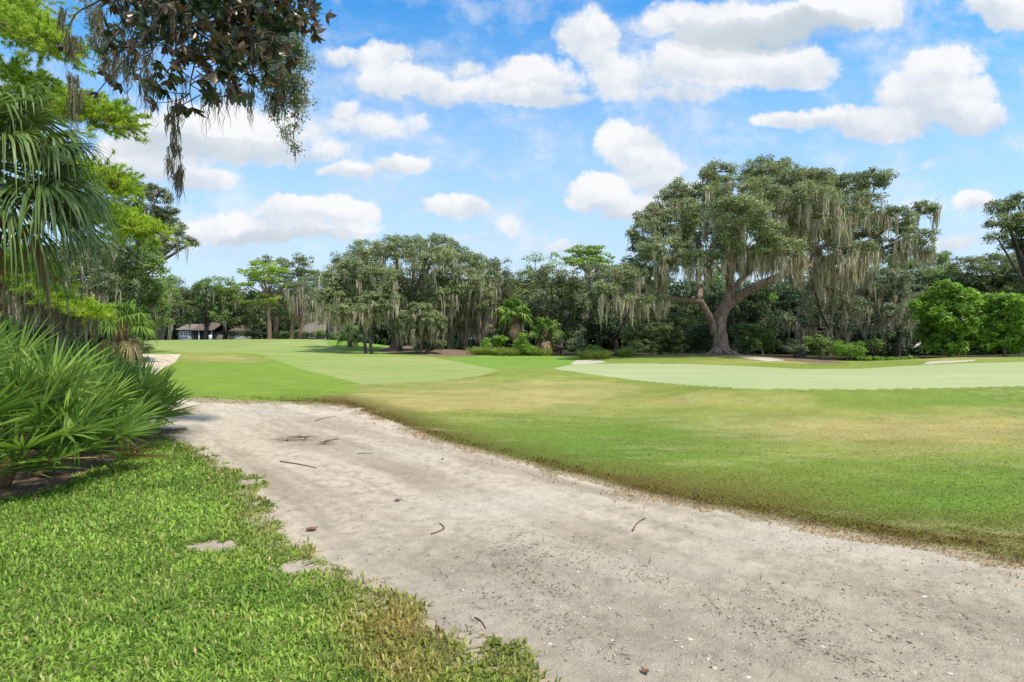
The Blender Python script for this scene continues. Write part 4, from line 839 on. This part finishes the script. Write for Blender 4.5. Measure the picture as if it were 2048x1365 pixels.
def near_oak():
    b = np.array([-9.0, 4.5, float(gz(-9.0, 4.5))]); root = empty('oak_tree', b); tag(root, 'small-leaved oak bough hanging behind the magnolia leaves at top', 'tree')
    Y = 9.6; g = Geo(); tr = spline([b-np.array([0, 0, .2]), b+np.array([.2, .1, 4]), b+np.array([.8, .4, 7.6])], 16); g.tube(tr, np.linspace(.34, .2, len(tr)), 14, wob=.1)
    hub = at(360, -90, Y); p = spline([tr[-1]-np.array([0, 0, .5]), b+np.array([2.0, 2.6, 8.0]), hub], 20); g.tube(p, np.linspace(.15, .06, len(p)), 8)
    C = []
    for s_ in [[(360,-90),(460,-30),(540,60),(580,140),(590,230),(585,285)],[(540,60),(580,90),(598,120)],[(560,100),(560,160),(570,220)],[(360,-90),(330,0),(320,70),(240,110)],[(360,-90),(430,0),(480,90),(545,160)],[(360,-90),(250,-20),(190,20),(200,80),(215,120)],[(500,20),(560,130),(600,190)],[(360,-90),(480,-20),(450,60),(400,100)]]:
        A = spline([at(x, y_, Y+rng.uniform(-.2, .2)) for x, y_ in s_], 24); g.tube(A, np.linspace(.02, .005, len(A)), 6)
        for i in range(len(A)//3, len(A)):
            for _ in range(3 if s_[-1][0] > 500 else 1):
                e = A[i]+rng.normal(size=3)*np.array([.13, .16, .13]); C.append(e); g.tube(bez(A[i], e, rng.normal(size=3)*.02, 3), [.005, .004, .002], 4, cap=False)
    g.build('trunk', M['bark2'], root, b, smooth=True)
    C = np.array(C); idx = np.repeat(np.arange(len(C)), 42); P = C[idx]+rng.normal(size=(len(idx), 3))*.062
    L = rng.uniform(.02, .036, len(idx)); V, Q = leaf_quads(P, unit(rng.normal(size=P.shape)+np.array([0, 0, .4])), L, L*.38, None)
    mesh_raw('leaves', V, [Q], M['grey'], root, b, rnd=rng.random(len(idx)))
    k = rng.choice(len(C), 60); moss_mesh(C[k], .4, .07, 10, .005).build('hanging_moss', M['mossdark'], root, b)['kind'] = 'stuff'
near_oak()
# ------------------------------------------------------------------ houses
M['clap'] = plain('pale_grey_clapboard', (.30,.31,.31), var=.12, scale=3); M['shingle'] = plain('brown_shingles', (.14,.10,.08), var=.3, scale=5, rough=.9)  # clapboard tone lowered to carry the shade of the trees
M['shingle2'] = plain('grey_shingles', (.19,.165,.14), var=.25, scale=5, rough=.9); M['trim'] = plain('white_trim', (.7,.7,.68), var=.05)
M['glass'] = plain('dark_window_glass', (.03,.035,.04), rough=.08, spec=.6, var=.2); M['walld'] = plain('dark_brown_wall', (.16,.14,.12), var=.2)  # brown walls in one mottled dark tone
M['chair'] = plain('white_garden_chair', (.75,.75,.73), var=.05)
def gable(g, x0, x1, y0, y1, z0, z1, over=.35, th=.14, hip=0):
    """ridge along x"""
    ym = (y0+y1)/2; X0, X1, Y0, Y1 = x0-over, x1+over, y0-over, y1+over
    for k, dz in ((0, 0), (1, th)): pass
    V = []
    for dz in (0, th):
        V += [(X0, Y0, z0+dz), (X1, Y0, z0+dz), (X1, Y1, z0+dz), (X0, Y1, z0+dz), (X0+hip, ym, z1+dz), (X1-hip, ym, z1+dz)]
    g.add(V, [[6, 7, 11, 10], [8, 9, 10, 11], [0, 1, 7, 6], [2, 3, 9, 8], [0, 4, 5, 1], [2, 5, 4, 3]]); g.add(V, T=[[1, 2, 5], [7, 11, 8], [0, 3, 4], [6, 9, 10]], Q=[[1, 7, 8, 2], [0, 3, 9, 6]])
def house(label, px0, px1, Y, eave, ridge, roofm, wallm, wins, dep=7, hip=0, door=None, cross=None, chimney=None):
    x0, x1 = at(px0, 0, Y)[0], at(px1, 0, Y)[0]; zb = float(gz((x0+x1)/2, Y))-.1; b = np.array([(x0+x1)/2, Y, zb]); root = empty('house', b); tag(root, label, 'house', 'houses beyond the fairway')
    ze = EYE+(HZ-eave)/F*Y; zr = EYE+(HZ-ridge)/F*(Y+dep/2)
    g = Geo(); g.box(((x0+x1)/2, Y+dep/2, (zb+ze)/2), (x1-x0, dep, ze-zb)); w_ = g.build('wall', M[wallm], root, b)
    r = Geo(); gable(r, x0, x1, Y, Y+dep, ze, zr, hip=hip); rf = r.build('roof', M[roofm], root, b)
    if chimney: c = Geo(); cx = at(chimney, 0, Y)[0]; c.box((cx, Y+dep*.6, zr+.1), (.8, .8, 1.2)); o = c.build('chimney', M['trim'], rf, b)
    for (a, c_, top, bot) in wins:
        xa, xb = at(a, 0, Y)[0], at(c_, 0, Y)[0]; zt = EYE+(HZ-top)/F*Y; z0_ = EYE+(HZ-bot)/F*Y
        g = Geo(); t_ = .07; xm = (xa+xb)/2
        for q in (((xm, Y-.05, zt), (xb-xa+t_*2, .1, t_*1.6)), ((xm, Y-.05, z0_), (xb-xa+t_*2, .12, t_*1.6)), ((xa, Y-.045, (zt+z0_)/2), (t_*1.4, .08, zt-z0_-t_*1.6)), ((xb, Y-.045, (zt+z0_)/2), (t_*1.4, .08, zt-z0_-t_*1.6))): g.box(*q)
        wi = g.build('window', M['trim'], root, b); p_ = Geo(); p_.box((xm, Y-.012, (zt+z0_)/2), (xb-xa-t_*1.4, .03, zt-z0_-t_*1.6)); p_.build('pane', M['glass'], wi, b)
    return root, b, (x0, x1, zb, ze)
r1, b1, q1 = house('pale grey house with brown roof and three tall windows', 357, 382, 112, 661, 650, 'shingle2', 'clap', [(361.5, 365.5, 664, 673), (367.5, 370.5, 664, 673), (372.5, 376, 664, 673)])
# its brown-roofed wing with porch
x0, x1 = at(382.5, 0, 112)[0], at(424, 0, 112)[0]; Yw = 114; zb = q1[2]; ze = EYE+(HZ-662)/F*112; zr = EYE+(HZ-647)/F*117
g = Geo(); g.box(((x0+x1)/2, Yw+3, (zb+ze)/2), (x1-x0, 5.5, ze-zb)); g.build('porch_wall', M['walld'], r1, b1)
g = Geo(); gable(g, x0+.4, x1, 112, 120, ze, zr); g.build('porch_roof', M['shingle'], r1, b1)
for px in (398, 410, 423): g = Geo(); g.box((at(px, 0, 112)[0], 112, (zb+ze)/2), (.16, .16, ze-zb-.02)); g.build('porch_post', M['trim'], r1, b1)
house('white-walled house with brown roof half hidden by dark oaks', 461, 482, 116, 664, 650, 'shingle', 'clap', [(466, 470, 666, 674)], hip=1.0, chimney=461)
house('low house with broad grey-brown hipped roof right of the pine trunks', 592, 650, 106, 667, 645, 'shingle2', 'walld', [(618, 622, 669, 676), (625, 629, 669, 676), (636, 644, 669, 674)], hip=1.5, dep=9)
for k, px in enumerate((412, 419)):
    c = np.array([at(px, 0, 108)[0], 108, float(gz(at(px, 0, 108)[0], 108))]); hh = (EYE+(HZ-672)/F*108)-c[2]
    root = empty('garden_chair', c); tag(root, ['white garden chair on the lawn by the porch, left of two', 'white garden chair on the lawn by the porch, right of two'][k], 'chair', 'white garden chairs')
    g = Geo(); g.box(c+np.array([0, 0, hh*.5]), (.6, .55, .06)); g.build('seat', M['chair'], root, c)
    g = Geo(); g.box(c+np.array([0, .27, hh*.82]), (.6, .06, hh*.5)); g.build('backrest', M['chair'], root, c)
    for sx_ in (-.26, .26):
        for sy_ in (-.24, .24): g = Geo(); g.box(c+np.array([sx_, sy_, hh*.24]), (.05, .05, hh*.46)); g.build('leg', M['chair'], root, c)
# ------------------------------------------------------------------ egret
def egret():
    c = at(1836, 700, 47.0); b = np.array([c[0], 47.0, -.32]); mt = plain('white_feathers', (.82,.82,.8), var=.04)
    g = Geo(); H_ = c[2]+.15
    body = spline([(b[0]-.33, 47, H_-.02, .015), (b[0]-.2, 47, H_+.1, .08), (b[0], 47, H_+.24, .12), (b[0]+.13, 47, H_+.36, .09), (b[0]+.2, 47, H_+.48, .035), (b[0]+.15, 47, H_+.6, .025), (b[0]+.22, 47, H_+.72, .026), (b[0]+.29, 47, H_+.75, .035), (b[0]+.35, 47, H_+.745, .02)], 40)
    g.tube(body[:, :3], body[:, 3], 10); o = g.build('white_egret', mt, None, tuple(b), smooth=True); tag(o, 'white egret standing in the shade by the dark water', 'bird')
    g = Geo(); g.tube([(b[0]+.34, 47, H_+.745), (b[0]+.48, 47, H_+.71)], [.014, .003], 6); g.build('beak', plain('yellow_beak', (.6,.4,.08)), o, tuple(b))
    for s_ in (-.03, .03): g = Geo(); g.tube([(b[0], 47+s_, H_+.18), (b[0]+.02, 47+s_, (H_+b[2])/2), (b[0], 47+s_, b[2]-.1)], [.014, .012, .012], 6); g.build('leg', plain('black_leg', (.02,.02,.02)), o, tuple(b))
egret()
# ------------------------------------------------------------------ near grass
MB_ = colmat('grass_blades', .48)
def grass(name, lab, sampler, n, L, wd, lean, regid, colf, seg=2):
    x, y = sampler(n); rg, ps, qs, z = regions(x, y); k = regid(rg, ps, qs, x, y); x, y, rg, ps, qs, z = [q[k] for q in (x, y, rg, ps, qs, z)]; n = len(x)
    c = colf(x, y, rg, ps, qs); a = rng.uniform(0, 2*np.pi, n); ln = lean*rng.uniform(.2, 1.5, n)
    l = L(y)*rng.uniform(.45, 1.25, n); wv = wd(y)*rng.uniform(.7, 1.3, n); ry = a+np.pi/2+rng.normal(size=n)*.22
    hx = np.cos(a)*ln; hy = np.sin(a)*ln; nz_ = np.sqrt(np.maximum(.05, 1-np.minimum(.93, ln*ln)))
    dx, dy = np.cos(ry)*wv, np.sin(ry)*wv
    m = np.stack([x+hx*l*.45, y+hy*l*.45, z+nz_*l*.6], -1); t_ = np.stack([x+hx*l*1.05, y+hy*l*1.05, z+nz_*l*.85], -1); b0 = np.stack([x, y, z-.008], -1); s_ = np.stack([dx, dy, np.zeros(n)], -1)
    V = np.stack([b0-s_*.7, b0+s_*.7, m+s_, m-s_, t_], 1).reshape(-1, 3); bs = np.arange(n)[:, None]*5
    o = mesh_raw(name, V, [bs+np.array([[0, 1, 2, 3]]), bs+np.array([[3, 2, 4]])], MB_, col=np.vstack([c, c*1.08])); tag(o, lab, 'grass', kind='stuff')
def samp(y0, y1, pw, u0, u1):
    def f(n):
        # density falls off with distance
        e = 2-pw; y = (y0**e+rng.random(n)*(y1**e-y0**e))**(1/e); return y*rng.uniform(u0, u1, n), y
    return f
def lawncol(x, y, rg, px, py):
    n = len(x); a = fbm(x*1.1, y*1.6, 51, 4); b_ = rng.random(n); c = np.tile(np.array([.27, .40, .075]), (n, 1)); c = lerp(c, (.17, .27, .045), np.clip((a-.4)*3, 0, 1)*.8)
    c = lerp(c, (.36, .50, .15), np.clip((b_-.7)*3, 0, 1)*.6)
    ed = np.interp(py, [870, 920, 965, 1020, 1075, 1118, 1150, 1190, 1250, 1310, 1365, 1700], [350, 440, 500, 548, 570, 640, 700, 770, 900, 985, 1065, 1330]); t = np.clip(1-(ed-px)/(60+(py-870)*.55), 0, 1)
    c = lerp(c, (.20, .215, .05), np.clip(t*(.3+1.2*a), 0, 1)*.8); dry = np.clip((fbm(x*3, y*3, 61, 3)-.5)*4, 0, 1)*(.25+t); c = lerp(c, (.42, .36, .18), np.clip(dry*(b_ > .45), 0, 1)*.7)
    br = blob(px, py, 800, 1290, 130, 90); c = lerp(c, (.36, .26, .10), np.clip(br*(.4+b_)*1.4, 0, 1)*.8)
    c = lerp(c, (.10, .20, .03), np.clip((fbm(x*2.5, y*3.5, 56, 4)-.5)*4, 0, 1)*.6); c[rng.random(n) < .05] = (.45, .38, .20); return c*rng.uniform(.5, 1.45, (n, 1))*np.array([1.17, 1.17, .98])
def thin(rg, ps, qs, x, y): 
    t = np.clip(1-(np.interp(qs, LE_Y, LE_X)-ps)/(40+(qs-870)*.32), 0, 1)
    return (rg == 4) & (rng.random(len(x)) < np.clip(1.1-1.5*t*np.clip((fbm(x*5, y*5, 71, 4)-.36)*3.5, 0, 1), .04, 1))
grass('lawn_grass', 'thick bright green lawn grass at lower left', samp(1.6, 11, 1.25, -1.25, .25), 300000, lambda y: .052+.0*y, lambda y: .0034+.0006*y, 1.15, thin, lawncol)
def roughcol(x, y, rg, px, py):
    c = gcolor(x, y, np.zeros(len(x), int), px, py)*np.array([.98, .98, .92]); return c*rng.uniform(.95, 1.5, (len(x), 1))*np.array([1.10, 1.07, 1.0])
grass('rough_grass', 'short mown rough grass between the path and the putting green', samp(3.2, 21, 1.35, -.62, 1.2), 360000, lambda y: np.interp(y, [3, 9, 20], [.016, .009, .006]), lambda y: .0022+.0006*y, 1.5, lambda rg, ps, qs, x, y: (rg == 0) & (rng.random(len(x)) < np.clip((20.5-y)/9, 0, 1)**.8), roughcol)
# fringe of longer blades along the path's far edge
def fringe(rg, ps, qs, x, y):
    ed = np.interp(ps, [350, 690, 800, 900, 1100, 1300, 1600, 2048, 2700], [797, 812, 852, 890, 942, 997, 1054, 1140, 1310]); return (np.abs(qs-ed) < 10+ (qs-780)*.09) & (ps > 380) & (qs > 780) & (rng.random(len(x)) < np.where(rg == 0, np.clip(fbm(x*4, y*4, 91, 4)*3-.9, .1, 1), .05*(fbm(x*3, y*3, 92, 3) > .55)))
grass('edge_grass', 'longer olive grass fringing the far edge of the sandy path', samp(3.2, 16, 1.2, -.6, 1.2), 150000, lambda y: .034+0*y, lambda y: .0028+.0006*y, 1.0, fringe, lambda x, y, rg, px, py: roughcol(x, y, rg, px, py)*np.array([.98, .82, .70]))
# ------------------------------------------------------------------ litter on the path
def flakes(name, lab, n, size, asp, mat, wfun, lift=.004, cat='litter', y0=1.7, y1=15, thick=False):
    x, y = samp(y0, y1, 1.2, -1.0, 1.2)(n*6); rg, ps, qs, z = regions(x, y); k = (rg == 1) & (rng.random(len(x)) < wfun(ps, qs, x, y)); x, y = x[k][:n], y[k][:n]; n = len(x)
    z = gz(x, y)-.012+(fbm(x*9, y*9, 41, 4)-.5)*.022+(fbm((x+.9*y)*2.2, (y-.9*x)*.3, 42, 3)-.5)*.05
    P = np.stack([x, y, z+lift], -1); N = unit(rng.normal(size=(n, 3))*.28+np.array([0, 0, 1])); L = size*(.35+1.9*rng.random(n)**3)
    V, Q = leaf_quads(P, N, L, L*asp*rng.uniform(.6, 1.4, n), None); tag(mesh_raw(name, V, [Q], mat, rnd=rng.random(n)), lab, cat, kind='stuff')
ML = leafmat('dry_leaf_litter', (.08,.06,.04), (.26,.20,.13), trans=0, rough=.9, nscale=5); MS = leafmat('shell_chips', (.33,.29,.23), (.52,.48,.41), trans=0, rough=.7, nscale=5)
def wl(px, py, x, y): return (.25+1.6*np.clip((fbm((x*.8+y*.6)*3, (y*.8-x*.6)*.7, 26, 4)-.42)*4, 0, 1))*np.clip(.16+1.3*blob(px, py, 1000, 1130, 200, 45)+1.3*blob(px, py, 1350, 1260, 420, 90)+.5*blob(px, py, 1900, 1300, 300, 90)+2.5*blob(px, py, 612, 880, 50, 10)+.5*blob(px, py, 650, 1150, 120, 30)+.6*blob(px, py, 900, 1240, 90, 50)+.4*blob(px, py, 700, 1030, 120, 40), 0, 1)*np.clip(fbm(x*3, y*3, 81, 3)*2-.5, .1, 1)
flakes('leaf_litter', 'crushed dark leaf litter scattered over the sandy path', 38000, .008, .26, ML, wl)
flakes('twig_litter', 'thin dry needles and twiglets strewn on the sandy path', 5000, .026, .05, ML, wl, .007)
flakes('shell_fragments', 'small pale shell chips pressed into the sandy path', 7000, .005, .6, MS, lambda px, py, x, y: np.clip(.25+.6*blob(px, py, 1500, 1250, 600, 150), 0, 1)*np.ones(len(px)))
def pathz(x, y):
    x = np.array([x]); y = np.array([y]); return float((gz(x, y)-.012+(fbm(x*9, y*9, 41, 4)-.5)*.022+(fbm((x+.9*y)*2.2, (y-.9*x)*.3, 42, 3)-.5)*.05)[0])
def onpath(px, py):
    Y = F*EYE/(py-HZ); x = (px-1024)/F*Y; return np.array([x, Y, pathz(x, Y)])
MT = plain('dry_twig', (.12,.085,.055), var=.4, scale=30)
for pl, r_, lab in [([(862,1067),(876,1062),(888,1056),(886,1050),(879,1045)], .006, 'bent dark twig lying in the middle of the path'), ([(1265,1062),(1272,1050),(1281,1042),(1291,1038)], .007, 'curved brown twig on the right side of the path'),
     ([(560,921),(590,926),(610,930),(633,936)], .008, 'long thin stick across the path at its left bend'), ([(950,1232),(962,1240),(972,1252)], .005, 'short dark twig near the lower grass edge'), ([(630,842),(650,836),(672,834)], .008, 'thin stick farther along the path'), ([(715,905),(745,905)], .006, 'small straight stick beyond the long one')]:
    A = spline([onpath(a, c)+np.array([0, 0, r_*.9]) for a, c in pl], 14); g = Geo(); g.tube(A, np.linspace(r_, r_*.5, len(A)), 7, wob=.3); tag(g.build('twig', MT, None, tuple(A[0]), smooth=True), lab, 'twig', 'twigs lying on the path')
# dead frond scraps at the bend
for k, (px, py) in enumerate([(575, 881), (612, 876), (640, 884)]):
    c = onpath(px, py)+np.array([0, 0, .02]); g = frond(c, (rng.uniform(-1, 1), rng.uniform(-.4, .4), .03), .05, 13, .34, .02, .008, 100, 0, .03)
    tag(g.build('leaf_scrap', ML, None, tuple(c)), ['leftmost dark dried scrap of frond at the bend of the path', 'middle dark dried scrap of frond at the bend of the path', 'rightmost dark dried scrap of frond at the bend of the path'][k], 'leaf', 'dried scraps on the path')
MC = plain('brown_leaf', (.17,.09,.045), var=.3, scale=30)
def curl_leaf(px, py, L, lab):
    c = onpath(px, py); rows = []; a = rng.uniform(0, 3)
    for f in np.linspace(0, 1, 8):
        wv = L*.28*math.sin(math.pi*min(1, f*1.02+.02)); z = .006+.02*(2*f-1)**2
        ctr = c+np.array([math.cos(a)*L*(f-.5), math.sin(a)*L*(f-.5), z]); s_ = np.array([-math.sin(a), math.cos(a), 0])
        rows += [ctr-s_*wv+np.array([0, 0, wv*.5]), ctr, ctr+s_*wv+np.array([0, 0, wv*.5])]
    g = Geo(); g.add(rows, [[3*i+j, 3*i+j+1, 3*i+j+4, 3*i+j+3] for i in range(7) for j in (0, 1)]); tag(g.build('fallen_leaf', MC, None, tuple(c), smooth=True), lab, 'leaf', 'fallen leaves on the path')
curl_leaf(624, 1059, .12, 'curled brown leaf by the grass edge'); curl_leaf(795, 1003, .08, 'small dark crumpled leaf mid path'); curl_leaf(1290, 1340, .06, 'dark leaf near the bottom of the path'); curl_leaf(885, 918, .07, 'tiny dark leaf by the twig bend'); curl_leaf(757, 1195, .08, 'reddish leaf at the lower grass tip')
# larger shells
for k, (px, py, s_) in enumerate([(1850,1187,.028),(1497,1350,.020),(1380,1273,.024),(1645,1290,.026),(1527,1176,.02),(1100,1280,.02),(1260,1100,.018),(905,1140,.018),(1770,1150,.018),(1430,1330,.018),(1900,1340,.022),(1075,1210,.018),(1157,1137,.02)]):
    s_ = s_*.62; c = onpath(px, py); rows = []; n = 12; T_ = []; a0 = rng.uniform(0, 6)
    for ring, (rr, zz) in enumerate([(1, .0), (.8, .35), (.45, .55), (.05, .62)]):
        for i in range(n):
            a = a0+i/n*2*np.pi; rib = 1+.05*(i % 2); rows.append(c+np.array([math.cos(a)*s_*rr*1.25*rib, math.sin(a)*s_*rr*rib*.9, zz*s_*.55-.002]))
    Q = [[r*n+i, r*n+(i+1) % n, (r+1)*n+(i+1) % n, (r+1)*n+i] for r in range(3) for i in range(n)]; g = Geo(); g.add(rows, Q, r=.9)
    tag(g.build('seashell', MS, None, tuple(c), smooth=True), 'small white shell half pressed into the sandy path', 'shell', 'white shells on the path')
